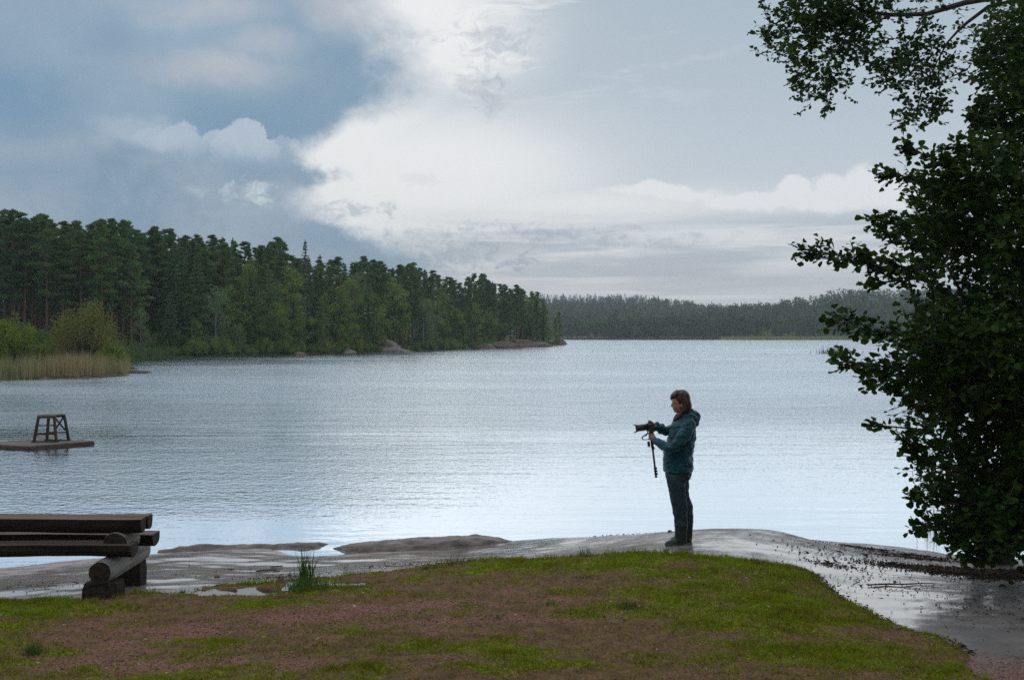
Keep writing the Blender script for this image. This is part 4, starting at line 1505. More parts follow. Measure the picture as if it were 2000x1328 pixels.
def half_log(x0, x1, y, ztop, w, t, seed):
    """Half log along x with its sawn face up: verts, faces, material indices (bark, sawn face, end)."""
    r = random.Random(seed)
    n = 11; segs = 26
    V = []; Fc = []; mi = []
    for i in range(segs + 1):
        x = x0 + (x1 - x0) * i / segs
        wob = .004 * math.sin(x * 3.1 + seed) + r.uniform(-.0015, .0015)
        for k in range(n):
            a = math.pi * k / (n - 1)
            V.append((x, y - math.cos(a) * w * .5 + wob, ztop + wob * .6 - (math.sin(a) ** .62) * t * (1 + .03 * math.sin(x * 5 + k + seed))))
    for i in range(segs):
        a = i * n; b = a + n
        for k in range(n - 1):
            Fc.append((a + k, b + k, b + k + 1, a + k + 1)); mi.append(0)
        Fc.append((a + n - 1, b + n - 1, b, a)); mi.append(1)
    Fc.append(tuple(range(n))); mi.append(2)
    Fc.append(tuple(reversed(range(segs * n, segs * n + n)))); mi.append(2)
    return V, Fc, mi


def poly_mesh(name, V, Fc, mi, mats):
    me = bpy.data.meshes.new(name); me.from_pydata(V, [], Fc)
    for m in mats: me.materials.append(m)
    me.polygons.foreach_set('material_index', np.array(mi, np.int32))
    bm = bmesh.new(); bm.from_mesh(me); bmesh.ops.recalc_face_normals(bm, faces=bm.faces); bm.to_mesh(me); bm.free()
    return me


def cross_log(y0, y1, x, z, r, seed):
    rr = random.Random(seed); n = 18; segs = 12
    V = []; Fc = []; mi = []
    for i in range(segs + 1):
        y = y0 + (y1 - y0) * i / segs
        for k in range(n):
            a = 2 * math.pi * k / n
            q = r * (1 + .025 * math.sin(3 * a + seed) + .012 * math.sin(7 * a + y * 4)) * (.95 if i in (0, segs) else 1)
            V.append((x + math.cos(a) * q, y, z + math.sin(a) * q))
    for i in range(segs):
        for k in range(n):
            a = i * n + k; b = i * n + (k + 1) % n
            Fc.append((a, b, b + n, a + n)); mi.append(0)
    Fc.append(tuple(range(n))); mi.append(1); Fc.append(tuple(range(segs * n, segs * n + n))); mi.append(1)
    return V, Fc, mi


def build_bench():
    root = empty('log_table', (-4.45, 8.85, .3))
    inv = Vector((4.45, -8.85, -.3))
    def part(name, data, mats, smooth_bark=True):
        V, Fc, mi = data
        o = link(name, poly_mesh(name, [tuple(Vector(v) + inv) for v in V], Fc, mi, mats), root)
        b = o.modifiers.new('bevel', 'BEVEL'); b.width = .006; b.segments = 2; b.limit_method = 'ANGLE'; b.angle_limit = math.radians(50)
        return o
    fl = [LOGDARK, LOGTOP, LOGEND]
    xl = -5.75
    part('bench', half_log(xl, -3.30, 8.60, .788, .20, .118, 1), fl)
    part('bench', half_log(xl, -3.28, 9.07, .786, .20, .118, 2), fl)
    part('table_log', half_log(xl, -3.235, 8.635, 1.0, .135, .13, 3), fl)
    part('table_log', half_log(xl, -3.228, 8.775, 1.0, .13, .128, 4), fl)
    for k, x in enumerate((-3.53, -5.35)):
        part('cross_log', cross_log(8.42, 9.36, x, .566, .102, 5 + k), [LOGPALE, LOGEND])
        part('riser_log', cross_log(8.56, 8.86, x + .075, .776, .112, 7 + k), [LOGPALE, LOGEND])
        for j, y in enumerate((8.52, 9.27)):
            zg = float(rock_z(np.array([x]), np.array([y]))[0]) - .03
            top = .478
            b = MB()
            for yy in (y - .08, y + .08):
                pass
            h = top - zg
            cx = x + (-.005 if j == 0 else -.09)
            V = []; prof = [(-.16, 0), (.145, 0), (.15, h * .6), (.14, h), (-.13, h), (-.155, h * .7)]
            for yy in (y - .085, y + .085):
                V += [(cx + a, yy, zg + c) for a, c in prof]
            n = len(prof)
            Fc = [tuple(range(n)), tuple(range(n, 2 * n))] + [(i, (i + 1) % n, n + (i + 1) % n, n + i) for i in range(n)]
            part('foot_block', (V, Fc, [2, 2] + [0] * n), fl)
    tag(root, 'dark weathered log table with half log benches on the shore slab', 'log bench')


build_bench()

# ------------------------------------------------------------------ bathing raft with its step stool
PLANK = plain('raft_plank', (.10, .078, .06), (.19, .155, .125), 5, .8, .5, .004, (.3, 3, 1), .3)
RAFTSIDE = plain('raft_side', (.05, .027, .02), (.10, .055, .04), 5, .75, .4, .004, (1, 1, 3), .3)
STOOLWOOD = plain('stool_wood', (.035, .02, .014), (.08, .045, .03), 9, .75, .4, .004, (1, 1, .3), .3)


def build_raft():
    A = Vector((-10.95, 22.30, 0)); a1 = math.radians(47); a2 = math.radians(160)
    e1 = Vector((math.cos(a1), math.sin(a1), 0)); e2 = Vector((math.cos(a2), math.sin(a2), 0))
    L1, L2 = 1.48, 1.58
    zt = .092
    root = empty('bathing_raft', A)
    n = 11
    for k in range(n):      # planks run along e1, side by side along e2
        lo = L2 * k / n + .004; hi = L2 * (k + 1) / n - .004
        dz = random.uniform(-.002, .002)
        V = [e2 * lo, e2 * lo + e1 * L1, e2 * hi + e1 * L1, e2 * hi]
        V = [v + Vector((0, 0, zt - .028 + dz)) for v in V] + [v + Vector((0, 0, zt + dz)) for v in V]
        me = bpy.data.meshes.new('plank'); me.from_pydata([tuple(v) for v in V], [], [(3, 2, 1, 0), (4, 5, 6, 7), (0, 1, 5, 4), (1, 2, 6, 5), (2, 3, 7, 6), (3, 0, 4, 7)])
        me.materials.append(PLANK)
        link('plank', me, root)
    zs = zt - .032
    for p, q in ((Vector(), e1 * L1), (e1 * L1, e1 * L1 + e2 * L2), (e1 * L1 + e2 * L2, e2 * L2), (e2 * L2, Vector())):
        b = MB(); b.beam(p + Vector((0, 0, zs - .034)), q + Vector((0, 0, zs - .034)), .045, .066)
        b.build('side_beam', RAFTSIDE, root)
    for f in (.25, .75):
        b = MB(); b.tube([e2 * (L2 * f) + e1 * .1 + Vector((0, 0, -.07)), e2 * (L2 * f) + e1 * (L1 - .1) + Vector((0, 0, -.07))], .1, 12)
        b.build('float', RAFTSIDE, root)
    tag(root, 'small wooden bathing raft floating in the lake at the left', 'raft')

    # the stool stands on the raft's far corner
    c = A + e1 * 1.03 + e2 * .70; c.z = zt + .003
    s = empty('step_stool', c)
    # two ladder frames: near one faces the viewer, the far one mirrors it
    ux = Vector((1, .06, 0)).normalized(); uy = Vector((.35, .94, 0)).normalized()
    hb, ht, Ht = .255, .175, .63
    yb, yt = .19, .15
    def pt(i, j, z):
        k = z / Ht
        return ux * (i * (hb + (ht - hb) * k)) + uy * (j * (yb + (yt - yb) * k)) + Vector((0, 0, z))
    for j in (-1, 1):
        for i in (-1, 1):
            b = MB(); b.beam(pt(i, j, .02), pt(i, j, Ht - .03), .052, .045, tuple(uy)); b.build('leg', STOOLWOOD, s)
        b = MB(); b.beam(pt(-1.2, j, .012), pt(1.2, j, .012), .06, .022); b.build('skid', STOOLWOOD, s)
        b = MB(); b.beam(pt(-1.0, j * 1.12, .19), pt(1.0, j * 1.12, .19), .02, .045 if j < 0 else .03); b.build('rung', STOOLWOOD, s)
    b = MB(); b.beam(pt(-1.0, -1.12, .39), pt(1.0, -1.12, .39), .05, .025); b.build('rung', STOOLWOOD, s)
    for i0, i1 in ((0, 1), (1, 0)):     # the crossed braces between the frames
        b = MB(); b.beam(pt(.55 * (-1 if i0 == 0 else 1) + .2, 1.15, .24), pt(.55 * (1 if i0 == 0 else -1) + .2, 1.15, .55), .02, .04, tuple(uy)); b.build('brace', STOOLWOOD, s)
    b = MB(); b.beam(pt(-1.0, -1.1, Ht - .05), pt(1.0, -1.1, Ht - .05), .025, .05); b.build('top_rail', STOOLWOOD, s)
    b = MB(); b.beam(pt(-1.0, 1.1, Ht - .05), pt(1.0, 1.1, Ht - .05), .025, .05); b.build('top_rail', STOOLWOOD, s)
    for k in range(3):
        y = -.13 + .13 * k
        b = MB(); b.beam(ux * -.205 + uy * y + Vector((0, 0, Ht - .008)), ux * .205 + uy * y + Vector((0, 0, Ht - .008)), .12, .024); b.build('step_board', PLANK, s)
    tag(s, 'brown wooden step stool with crossed braces standing on the bathing raft', 'stool')


build_raft()

# ------------------------------------------------------------------ turf cover: moss grass, gravel, crumbs
GRASS = blade_mat('short_grass', (.17, .12, .02), (.20, .23, .012), (.25, .33, .014), 3.5, .6, .3)
GRASS2 = blade_mat('long_grass', (.055, .10, .025), (.075, .125, .03), (.10, .13, .04), 3.0, .55, .3)
DRY = blade_mat('dry_grass', (.22, .13, .06), (.15, .09, .035), (.12, .10, .02), 3.0, .7, .25)


def frustum_xy(n, r, y0=5.3, y1=9.9, pad=1.06):
    y = r.uniform(y0, y1, n); x = r.uniform(-1, 1, n) * (1000 / F * y * pad)
    k = r.random(n) < y0 / y * 1.25 + .2
    return x[k], y[k]


def build_cover():
    r = np.random.default_rng(21)
    x, y = frustum_xy(330000, r)
    sd = poly_sd(x, y, TURF)
    k = sd > -.02; x, y, sd = x[k], y[k], sd[k]
    mo = moss_f(x, y); pf = puddle_f(x, y)
    k = (r.random(len(x)) < np.clip(mo * 1.05 + .05, 0, 1)) & (pf < .05)
    x, y, sd, mo = x[k], y[k], sd[k], mo[k]
    z = turf_z(x, y) - .004
    edge = np.clip(1 - sd / .35, 0, 1) * (x < 2.9)
    patch = fbm(x * 5, y * 7, 91, 3)
    h = (.012 + .032 * np.clip(mo, 0, 1) * patch ** 1.5 * 1.6) * r.uniform(.6, 1.5, len(x)) + edge * patch * .085 * r.random(len(x)) ** 2
    V, q, t3 = blades(np.stack([x, y, z], 1), h, r.uniform(.2, 1.2, len(x)), r.uniform(.003, .008, len(x)), r)
    o = link('short_grass', np_mesh('short_grass', V, [q, t3], [GRASS])); tag(o, 'short moss green grass growing over the turf', 'grass', kind='stuff')
    # dry thatch lying about
    x, y = frustum_xy(60000, r)
    sd = poly_sd(x, y, TURF); k = (sd > 0) & (puddle_f(x, y) < .05); x, y = x[k], y[k]
    gv = grav_f(x, y); k = r.random(len(x)) < np.clip(1 - gv * .8, .1, 1); x, y = x[k], y[k]
    V, q, t3 = blades(np.stack([x, y, turf_z(x, y) - .002], 1), r.uniform(.008, .03, len(x)), r.uniform(.8, 3.0, len(x)), r.uniform(.002, .005, len(x)), r)
    o = link('dry_grass', np_mesh('dry_grass', V, [q, t3], [DRY])); tag(o, 'flattened brown grass lying between the green patches', 'grass', kind='stuff')
    # gravel
    x, y = frustum_xy(90000, r)
    sd = poly_sd(x, y, TURF); k = (sd > .05); x, y = x[k], y[k]
    k = r.random(len(x)) < np.clip(grav_f(x, y) * .75 + .03, 0, .8); x, y = x[k], y[k]
    ex = r.normal(3.02, .28, 5000); ey = r.normal(5.85, .45, 5000); ks = (poly_sd(ex, ey, TURF) < .05) & (ey > 5.2); x = np.concatenate([x, ex[ks]]); y = np.concatenate([y, ey[ks]])
    n = len(x)
    oc = np.array([(1, 0, 0), (0, 1, 0), (-1, 0, 0), (0, -1, 0), (0, 0, .8), (0, 0, -.8)], float)
    of = np.array([(0, 1, 4), (1, 2, 4), (2, 3, 4), (3, 0, 4), (1, 0, 5), (2, 1, 5), (3, 2, 5), (0, 3, 5)])
    s = .003 + .0105 * r.random((n, 1, 1)) ** 2.2 * r.uniform(.7, 1.3, (n, 1, 3))
    a = r.random(n) * 6.283
    R = np.zeros((n, 3, 3)); R[:, 0, 0] = np.cos(a); R[:, 0, 1] = -np.sin(a); R[:, 1, 0] = np.sin(a); R[:, 1, 1] = np.cos(a); R[:, 2, 2] = 1
    V = np.einsum('nij,nkj->nki', R, (oc[None] + r.normal(size=(n, 6, 3)) * .15) * s) + np.stack([x, y, np.where(poly_sd(x, y, TURF) > 0.05, turf_z(x, y), rock_z(x, y))], 1)[:, None, :]
    m, t, bs = new_mat('pink_gravel')
    w = t.noise(world_co(t), 60, 2, .5)
    t.put(bs.inputs['Base Color'], t.mix(t.sstep(w, .3, .7), (.075, .033, .026), (.36, .17, .13))); bs.inputs['Roughness'].default_value = .7
    o = link('gravel', np_mesh('gravel', V.reshape(-1, 3), (of[None] + (np.arange(n) * 6)[:, None, None]).reshape(-1, 3), [m])); tag(o, 'reddish gravel scattered over the bare ground', 'gravel', kind='stuff')
    # a few pale fallen leaves
    x, y = frustum_xy(520, r)
    k = poly_sd(x, y, TURF) > .05; x, y = x[k][:190], y[k][:190]; n = len(x)
    c = np.stack([x, y, turf_z(x, y) + .018], 1); L = r.uniform(.008, .02, n)[:, None]
    V, f = tri_cards(c, unit(r.normal(size=(n, 3)) * [1, 1, .35]) * L, unit(r.normal(size=(n, 3))) * L * .5)
    o = link('fallen_leaves', np_mesh('fallen_leaves', V, f, [plain('fallen_leaf', (.16, .09, .04), (.5, .42, .3), 9, .7, 0)])); tag(o, 'pale and tan fallen leaves dotted over the turf', 'leaves', kind='stuff')
    # dark crumbs of bark, leaves and soil: along the turf edge, on the rock and in the drift line under the alder
    def drift(n, fn):
        pts = []
        while len(pts) < n: pts.extend(fn(4000))
        return np.array(pts[:n])
    E = EDGE[2:-1]
    seg = r.integers(0, len(E) - 1, 5200); f = r.random(5200)[:, None]
    p = E[seg] * (1 - f) + E[seg + 1] * f
    p = p + r.normal(size=p.shape) * np.array([.05, .05])
    rock = []
    for px, py, sx, sy, n in ((1860, 1104, 130, 6, 3800), (1930, 1113, 100, 7, 4200), (1800, 1078, 90, 4, 700), (1690, 1064, 60, 2.5, 350), (1780, 1070, 80, 2.5, 450), (1700, 1100, 130, 20, 260), (1720, 1150, 120, 40, 240),
                              (1900, 1200, 120, 60, 160), (1600, 1090, 100, 18, 80), (460, 1110, 160, 22, 45), (560, 1128, 70, 8, 120), (820, 1095, 150, 9, 110), (1230, 1046, 60, 2, 40), (100, 1155, 100, 14, 60), (1625, 1122, 50, 5, 200), (1950, 1125, 70, 8, 900)):
        for _ in range(n):
            a, b = r.normal(px, sx * .6), r.normal(py, sy * .6)
            d = (H - .2) * F / (b - HY)
            rock.append(((a - 1000) / F * d, d))
    p = np.vstack([p, np.array(rock)])
    sd = poly_sd(p[:, 0], p[:, 1], TURF)
    z = np.where(sd > 0, turf_z(p[:, 0], p[:, 1]), rock_z(p[:, 0], p[:, 1]))
    k = z > .01; p, z = p[k], z[k]; n = len(p)
    L = r.uniform(.004, .013, n) * np.where(r.random(n) < .06, 3.0, 1.0)
    a = r.random(n) * 6.283
    u = np.stack([np.cos(a), np.sin(a), r.normal(size=n) * .25], 1) * L[:, None]
    v = np.stack([-np.sin(a), np.cos(a), r.normal(size=n) * .4], 1) * (L * r.uniform(.12, .55, n))[:, None]
    c = np.stack([p[:, 0], p[:, 1], z + r.uniform(.002, .014, n)], 1)
    V, f = tri_cards(c, u, v)
    V2 = V.copy(); V2[:, 2] -= .006
    side = np.vstack([np.stack([f[:, i], f[:, (i + 1) % 4], f[:, (i + 1) % 4] + len(V), f[:, i] + len(V)], 1) for i in range(4)])
    m = plain('litter', (.045, .026, .016), (.11, .062, .036), 40, .8, 0)
    o = link('leaf_litter', np_mesh('leaf_litter', np.vstack([V, V2]), np.vstack([f, side]), [m])); tag(o, 'brown leaf and bark litter washed up along the rock and turf edge', 'litter', kind='stuff')


build_cover()


def tuft(px, py, n, h, spread, lab, mat, seed, lean=(.05, .35), width=(.004, .008), cat='grass tuft', name='grass_tuft'):
    r = np.random.default_rng(seed)
    gx, gy = ray_ground(px, py)
    sd = float(poly_sd(np.array([gx]), np.array([gy]), TURF)[0])
    gz = float((turf_z if sd > 0 else rock_z)(np.array([gx]), np.array([gy]))[0]) - .01
    c = np.stack([r.normal(size=n) * spread, r.normal(size=n) * spread * .8, np.zeros(n)], 1)
    V, q, t3 = blades(c, h * r.uniform(.35, 1.0, n), r.uniform(*lean, n), r.uniform(*width, n), r)
    o = link(name, np_mesh(name, V, [q, t3], [mat]), None, (gx, gy, gz)); tag(o, lab, cat)
    return o


def lush(px, py, rx, ry, n, h, lab, seed):
    """A thicker patch of longer grass."""
    return tuft(px, py, n, h, rx / F * 8.5 * .5, lab, GRASS, seed, (.2, .9), (.003, .006), 'grass patch', 'grass_patch')


tuft(598, 1150, 60, .38, .045, 'tall upright reed grass tuft at the turf edge beside the rock pool', GRASS2, 31, (.04, .38), (.007, .015))
tuft(598, 1165, 320, .13, .11, 'low green grass skirt around the tall reed grass tuft', GRASS2, 32, (.2, .9))
tuft(1232, 1200, 150, .07, .05, 'dark round grass tuft alone in the middle of the turf', GRASS2, 33, (.3, 1.0))
tuft(1142, 1098, 34, .14, .05, 'thin stemmed weed at the turf edge left of the woman', GRASS2, 34, (.1, .4), (.003, .006), 'weed', 'weed')
tuft(892, 1112, 40, .13, .07, 'grey green weed spreading at the turf edge below the dark ledge', GRASS2, 35, (.3, .9), (.005, .010), 'weed', 'weed')
tuft(838, 1122, 90, .07, .045, 'small bright grass tuft left of the spreading weed', GRASS2, 36, (.2, .6))
tuft(68, 1288, 60, .12, .04, 'leafy green weed in the gravel at the bottom left', GRASS2, 37, (.1, .5), (.006, .012), 'weed', 'weed')
tuft(1075, 1102, 6, .15, .02, 'single pale grass stem at the turf edge', DRY, 38, (.05, .25), (.003, .004), 'grass', 'tall_grass')
tuft(448, 1245, 10, .13, .03, 'faint dry grass stem on the gravel at the left', DRY, 39, (.05, .3), (.002, .003), 'grass', 'tall_grass')
tuft(75, 1190, 50, .06, .05, 'short grass tuft at the turf edge in front of the log table', GRASS2, 40, (.1, .5))
tuft(265, 1166, 200, .05, .11, 'bright grass cushion beside the foot block of the log table', GRASS, 41, (.1, .6))
tuft(705, 1150, 70, .06, .06, 'ragged grass tuft right of the tall reed grass', GRASS2, 42, (.2, .7))
tuft(970, 1224, 60, .045, .045, 'small green tuft in the red gravel left of center', GRASS2, 43, (.2, .7))
tuft(1075, 1198, 60, .04, .035, 'tiny green tuft on the red gravel right of center', GRASS2, 44, (.2, .7))
tuft(1152, 1140, 120, .05, .08, 'tufted grass in the green strip below the thin weed', GRASS2, 45, (.2, .7))


def reed_strands():
    r = np.random.default_rng(46)
    n = 120
    q = G(1835, 1035, -.02)
    c = np.stack([r.normal(size=n) * .16 + np.where(r.random(n) < .3, .22, 0), r.normal(size=n) * .12, np.zeros(n)], 1)
    V, f4, t3 = blades(c, r.uniform(.1, .42, n), r.uniform(.0, .18, n), r.uniform(.004, .008, n), r)
    o = link('reed_clump', np_mesh('reed_clump', V, [f4, t3], [DRY]), None, tuple(q)); tag(o, 'thin straw reeds standing in the water under the alder', 'reeds')


reed_strands()


def stick(pts, rad, lab):
    w = []
    for px, py, dz in pts:
        x, y = ray_ground(px, py)
        w.append((x, y, float(rock_z(np.array([x]), np.array([y]))[0]) + dz))
    b = MB(); b.tube(w, rad, 6); o = b.build('stick', M['bark'], None, True); tag(o, lab, 'stick')


stick([(1695, 1145, .014), (1730, 1143, .012), (1760, 1144, .014), (1790, 1141, .012), (1825, 1142, .016)], [.007, .008, .007, .006, .003], 'thin dead stick lying on the wet slab at the right')
stick([(748, 1105, .01), (770, 1108, .01), (800, 1104, .012), (822, 1107, .01)], [.003, .003, .003, .002], 'curved thin twig lying on the slab below the dark ledge')
stick([(500, 1117, .012), (520, 1114, .012), (540, 1113, .01)], [.007, .009, .004], 'dark bark strip on the slab left of the tall grass')
stick([(528, 1107, .012), (552, 1105, .01)], [.007, .006], 'short dark bark piece above the longer bark strip')


def pebble(px, py, size, lab, seed):
    x, y = ray_ground(px, py)
    sd = float(poly_sd(np.array([x]), np.array([y]), TURF)[0])
    z = float((turf_z if sd > 0 else rock_z)(np.array([x]), np.array([y]))[0])
    o = link('stone', rock_mesh('stone', (size, size * .8, size * .6), seed, LEDGE, 2), None, (x, y, z + size * .3)); tag(o, lab, 'stone')


pebble(1308, 1040, .026, 'small brown stone on the slab crest beside the boots', 51)
pebble(424, 1127, .03, 'dark stone lying on the wet slab between table and tall grass', 52)
pebble(1750, 1243, .03, 'small dark stone on the turf at the lower right edge', 53)
pebble(418, 1175, .02, 'dark pebble in the small puddle', 54)
# ------------------------------------------------------------------ the alder on the right
def build_alder():
    r = np.random.default_rng(33)
    LEAFM, t, bs = new_mat('alder_leaf')
    oi = t.node('ShaderNodeObjectInfo')
    n = t.noise(world_co(t), 1.6, 3, .6); n2 = t.noise(world_co(t), 14, 2, .5)
    f = t.add(t.mul(n, .6), t.mul(n2, .4))
    c = t.mix(t.sstep(f, .35, .65), (.020, .050, .009), (.05, .088, .012))
    c = t.mix(t.sstep(n2, .66, .78), c, (.10, .10, .015))
    t.put(bs.inputs['Base Color'], c); bs.inputs['Roughness'].default_value = .5; bs.inputs['Specular IOR Level'].default_value = .1
    tr = t.node('ShaderNodeBsdfTranslucent'); t.put(tr.inputs[0], c)
    mx = t.node('ShaderNodeMixShader'); mx.inputs[0].default_value = .28
    t.L.new(bs.outputs[0], mx.inputs[1]); t.L.new(tr.outputs[0], mx.inputs[2]); t.L.new(mx.outputs[0], t.N['Material Output'].inputs['Surface'])

    bx, by = ray_ground(1945, 1100)
    bz = float(rock_z(np.array([bx]), np.array([by]))[0])
    root = empty('alder_tree', (bx, by, bz - .05))
    O = Vector((bx, by, bz - .05))
    T = np.array(O)

    twigs = []       # base, direction, length, leaves, leaf size
    wood = []        # (points, radii)

    def mass(px, py, d, rx, ry, n, dd=.9, lsz=.076, gap=.5, seed=0, keep_px=None):
        c = np.array(P(px, py, d)); s = np.array([rx / F * d, dd, ry / F * d])
        k = 0; tries = 0
        while k < n and tries < n * 8:
            tries += 1
            q = unit(r.normal(size=(1, 3)))[0] * (r.random() ** .38)
            p = c + q * s
            if fbm(np.array([p[0] * 2.6 + p[1] * .9]), np.array([p[2] * 2.6 + 40 + p[1] * .7]), 90 + seed, 3)[0] < gap - .08 * r.random(): continue
            if p[2] < max(bz, .05) + .12: continue
            dr = q * np.array([1, .8, .6]) + r.normal(size=3) * .45 + np.array([-.15, -.1, .05])
            twigs.append((p, dr / np.linalg.norm(dr), r.uniform(.2, .42) * (.62 if d > 12 else (.75 if d > 9.9 else 1)), int(r.integers(6, 12)), lsz))
            k += 1
        return c, s

    def spray(pts, d, half, n, lsz=.084, d2=None, thick=.012):
        """A leafy bough along pixel polyline pts at depth d."""
        d2 = d2 or d
        w = [np.array(P(px, py, d + (d2 - d) * i / max(1, len(pts) - 1))) for i, (px, py) in enumerate(pts)]
        wood.append((w, list(np.linspace(thick, .003, len(w)))))
        tl = np.linspace(0, len(w) - 1.001, n)
        tl = np.clip(np.concatenate([tl, tl + .21]), 0, len(w) - 1.001) if d < 11 else tl
        for f in tl:
            i = int(f); p = w[i] * (1 - f + i) + w[i + 1] * (f - i)
            ax = w[i + 1] - w[i]; ax = ax / np.linalg.norm(ax)
            sidev = unit(r.normal(size=(1, 3)))[0]; sidev -= ax * sidev.dot(ax)
            dr = ax * r.uniform(.3, 1.1) + sidev * r.uniform(.4, 1.0) + np.array([0, 0, .12])
            dr /= np.linalg.norm(dr)
            L = half / F * d * r.uniform(.55, 1.15)
            twigs.append((p, dr, L, max(4, int(L / .034)), lsz))
        ax = w[-1] - w[-2]; ax /= np.linalg.norm(ax)
        twigs.append((w[-1], ax, half / F * d * .8, 7, lsz))

    # crown near the water, from the ground up to the top of the picture
    mass(1940, 890, 9.4, 84, 175, 560, .95, gap=.40, seed=1)
    mass(1970, 1005, 9.2, 76, 62, 260, .7, gap=.42, seed=2)
    mass(1890, 985, 9.5, 45, 55, 90, .6, gap=.46, seed=3)
    mass(1945, 690, 9.3, 108, 160, 760, 1.1, gap=.36, seed=4)
    mass(1860, 640, 9.2, 54, 78, 190, .8, gap=.42, seed=5)
    mass(1945, 430, 9.5, 104, 125, 560, 1.0, gap=.38, seed=6)
    mass(1862, 430, 9.5, 52, 62, 150, .8, gap=.43, seed=7)
    mass(1848, 750, 9.2, 50, 58, 130, .7, gap=.44, seed=8)
    mass(2025, 210, 10.0, 62, 95, 400, 1.0, gap=.40, seed=9)
    mass(1985, 165, 10.6, 34, 50, 60, .7, gap=.45, seed=10)
    mass(1900, 348, 9.4, 46, 24, 80, .6, gap=.44, seed=11)
    mass(2120, 700, 9.8, 130, 420, 620, 1.3, 0.09, gap=.40, seed=12)
    mass(2120, 250, 10.6, 130, 220, 330, 1.4, 0.09, gap=.42, seed=13)
    # boughs that break the outline
    spray([(1850, 520), (1780, 525), (1700, 505), (1640, 500), (1590, 492)], 8.9, 42, 34)
    spray([(1800, 535), (1740, 530), (1690, 515)], 8.9, 36, 16)
    spray([(1790, 560), (1750, 548), (1715, 552)], 8.9, 26, 8)
    spray([(1850, 680), (1770, 655), (1700, 645), (1638, 632)], 8.8, 40, 30)
    spray([(1840, 735), (1760, 720), (1700, 712), (1655, 708)], 8.9, 38, 26)
    spray([(1830, 760), (1760, 745), (1705, 740)], 8.9, 30, 16)
    spray([(1870, 470), (1800, 450), (1750, 440), (1715, 432)], 9.2, 36, 20)
    spray([(1860, 500), (1800, 480), (1745, 465)], 9.1, 30, 15)
    spray([(1880, 390), (1820, 365), (1770, 345), (1742, 345)], 9.3, 38, 20)
    spray([(1900, 340), (1850, 318), (1800, 300), (1775, 295)], 9.3, 30, 18)
    spray([(1930, 320), (1900, 295), (1870, 290)], 9.4, 28, 10)
    spray([(1830, 850), (1770, 836), (1730, 832), (1712, 830)], 8.9, 16, 6)
    spray([(1840, 820), (1790, 790), (1752, 768)], 8.9, 30, 14)
    spray([(1860, 880), (1810, 872), (1775, 862)], 9.0, 28, 13)
    spray([(1870, 930), (1820, 905), (1790, 890)], 9.0, 26, 12)
    spray([(1870, 985), (1820, 975), (1792, 972)], 9.1, 26, 12)
    spray([(1880, 1030), (1835, 1020), (1806, 1022)], 9.1, 24, 10)
    spray([(1930, 1075), (1890, 1062), (1862, 1058)], 9.1, 24, 12)
    spray([(1960, 1095), (1925, 1085), (1900, 1088)], 9.1, 18, 9)
    spray([(1960, 260), (1925, 235), (1906, 232)], 10.2, 24, 9)
    spray([(1930, 220), (1915, 205), (1908, 222)], 10.4, 18, 6)
    # the high limb that hangs out over the lake
    z = .070
    def hang(px, py, rx, ry, n, d=12.6, gap=.42, seed=20): mass(px, py, d, rx, ry, int(n * 1.55), .5, z, gap + .03, seed)
    mass(2010, 60, 10.4, 58, 70, 190, .8, z, .40, 41); mass(1982, 120, 10.6, 34, 36, 70, .6, z, .42, 42)
    hang(1560, 48, 66, 56, 75); hang(1625, 75, 80, 62, 85, seed=21); hang(1592, 128, 42, 40, 34, seed=22); hang(1612, 178, 24, 30, 17, seed=23)
    hang(1670, 55, 46, 46, 34, seed=24); hang(1735, 6, 90, 22, 18, seed=25); hang(1655, 10, 90, 25, 50, seed=26); hang(1530, 90, 28, 30, 14, seed=35)
    hang(1780, 140, 58, 32, 46, seed=27); hang(1796, 192, 34, 42, 34, seed=28); hang(1768, 88, 58, 32, 36, seed=29); hang(1838, 108, 36, 26, 15, seed=30)
    hang(1745, 128, 26, 14, 8, seed=31); hang(1910, 42, 56, 36, 12, seed=32); hang(1985, 60, 44, 60, 24, 11.8, seed=33); hang(1915, 120, 26, 20, 6, 11.8, seed=34); hang(1835, 16, 60, 20, 9, seed=36)
    spray([(1620, 130), (1618, 170), (1612, 208)], 12.6, 22, 10, z); spray([(1560, 90), (1528, 110), (1512, 92)], 12.6, 22, 9, z)
    spray([(1590, 120), (1566, 140), (1556, 158)], 12.6, 22, 9, z); spray([(1800, 180), (1790, 215), (1762, 240)], 12.6, 24, 13, z); spray([(1830, 190), (1826, 215), (1812, 238)], 12.6, 20, 9, z)
    spray([(1760, 130), (1730, 132), (1702, 124)], 12.6, 20, 10, z); spray([(1530, 40), (1505, 50), (1494, 24)], 12.6, 24, 10, z); spray([(1890, 135), (1860, 150), (1838, 160)], 12.2, 20, 8, z)

    def px3(lst): return [np.array(P(*q)) for q in lst]
    # trunk and limbs
    trunk_pts = [T, T + [.12, .02, .6], T + [.3, .05, 1.6], T + [.5, .1, 2.8], T + [.7, .3, 4.2], T + [.85, .6, 5.6], T + [.9, 1.0, 7.0]]
    for k, (dx, dy) in enumerate(((-.12, -.1), (.18, .12), (-.05, .2))):
        wood.append(([T + [dx, dy, 0], T + [dx * 3, dy * 2, .9], T + [dx * 6 - .1, dy * 3, 2.2], T + [dx * 7 - .3, dy * 4, 3.2]], [.06, .045, .03, .012]))
    limb1 = [trunk_pts[5]] + px3([(2020, 12, 11.6), (1960, -8, 12.0), (1885, 6, 12.4), (1810, 28, 12.6), (1745, 30, 12.6), (1690, 24, 12.6), (1660, 8, 12.6), (1600, 22, 12.6), (1560, 50, 12.6)])
    limb2 = [trunk_pts[5]] + px3([(1990, 0, 12.0), (1930, 14, 12.2), (1890, 44, 12.4), (1870, 62, 12.5), (1850, 84, 12.6), (1836, 110, 12.6), (1815, 150, 12.6)])
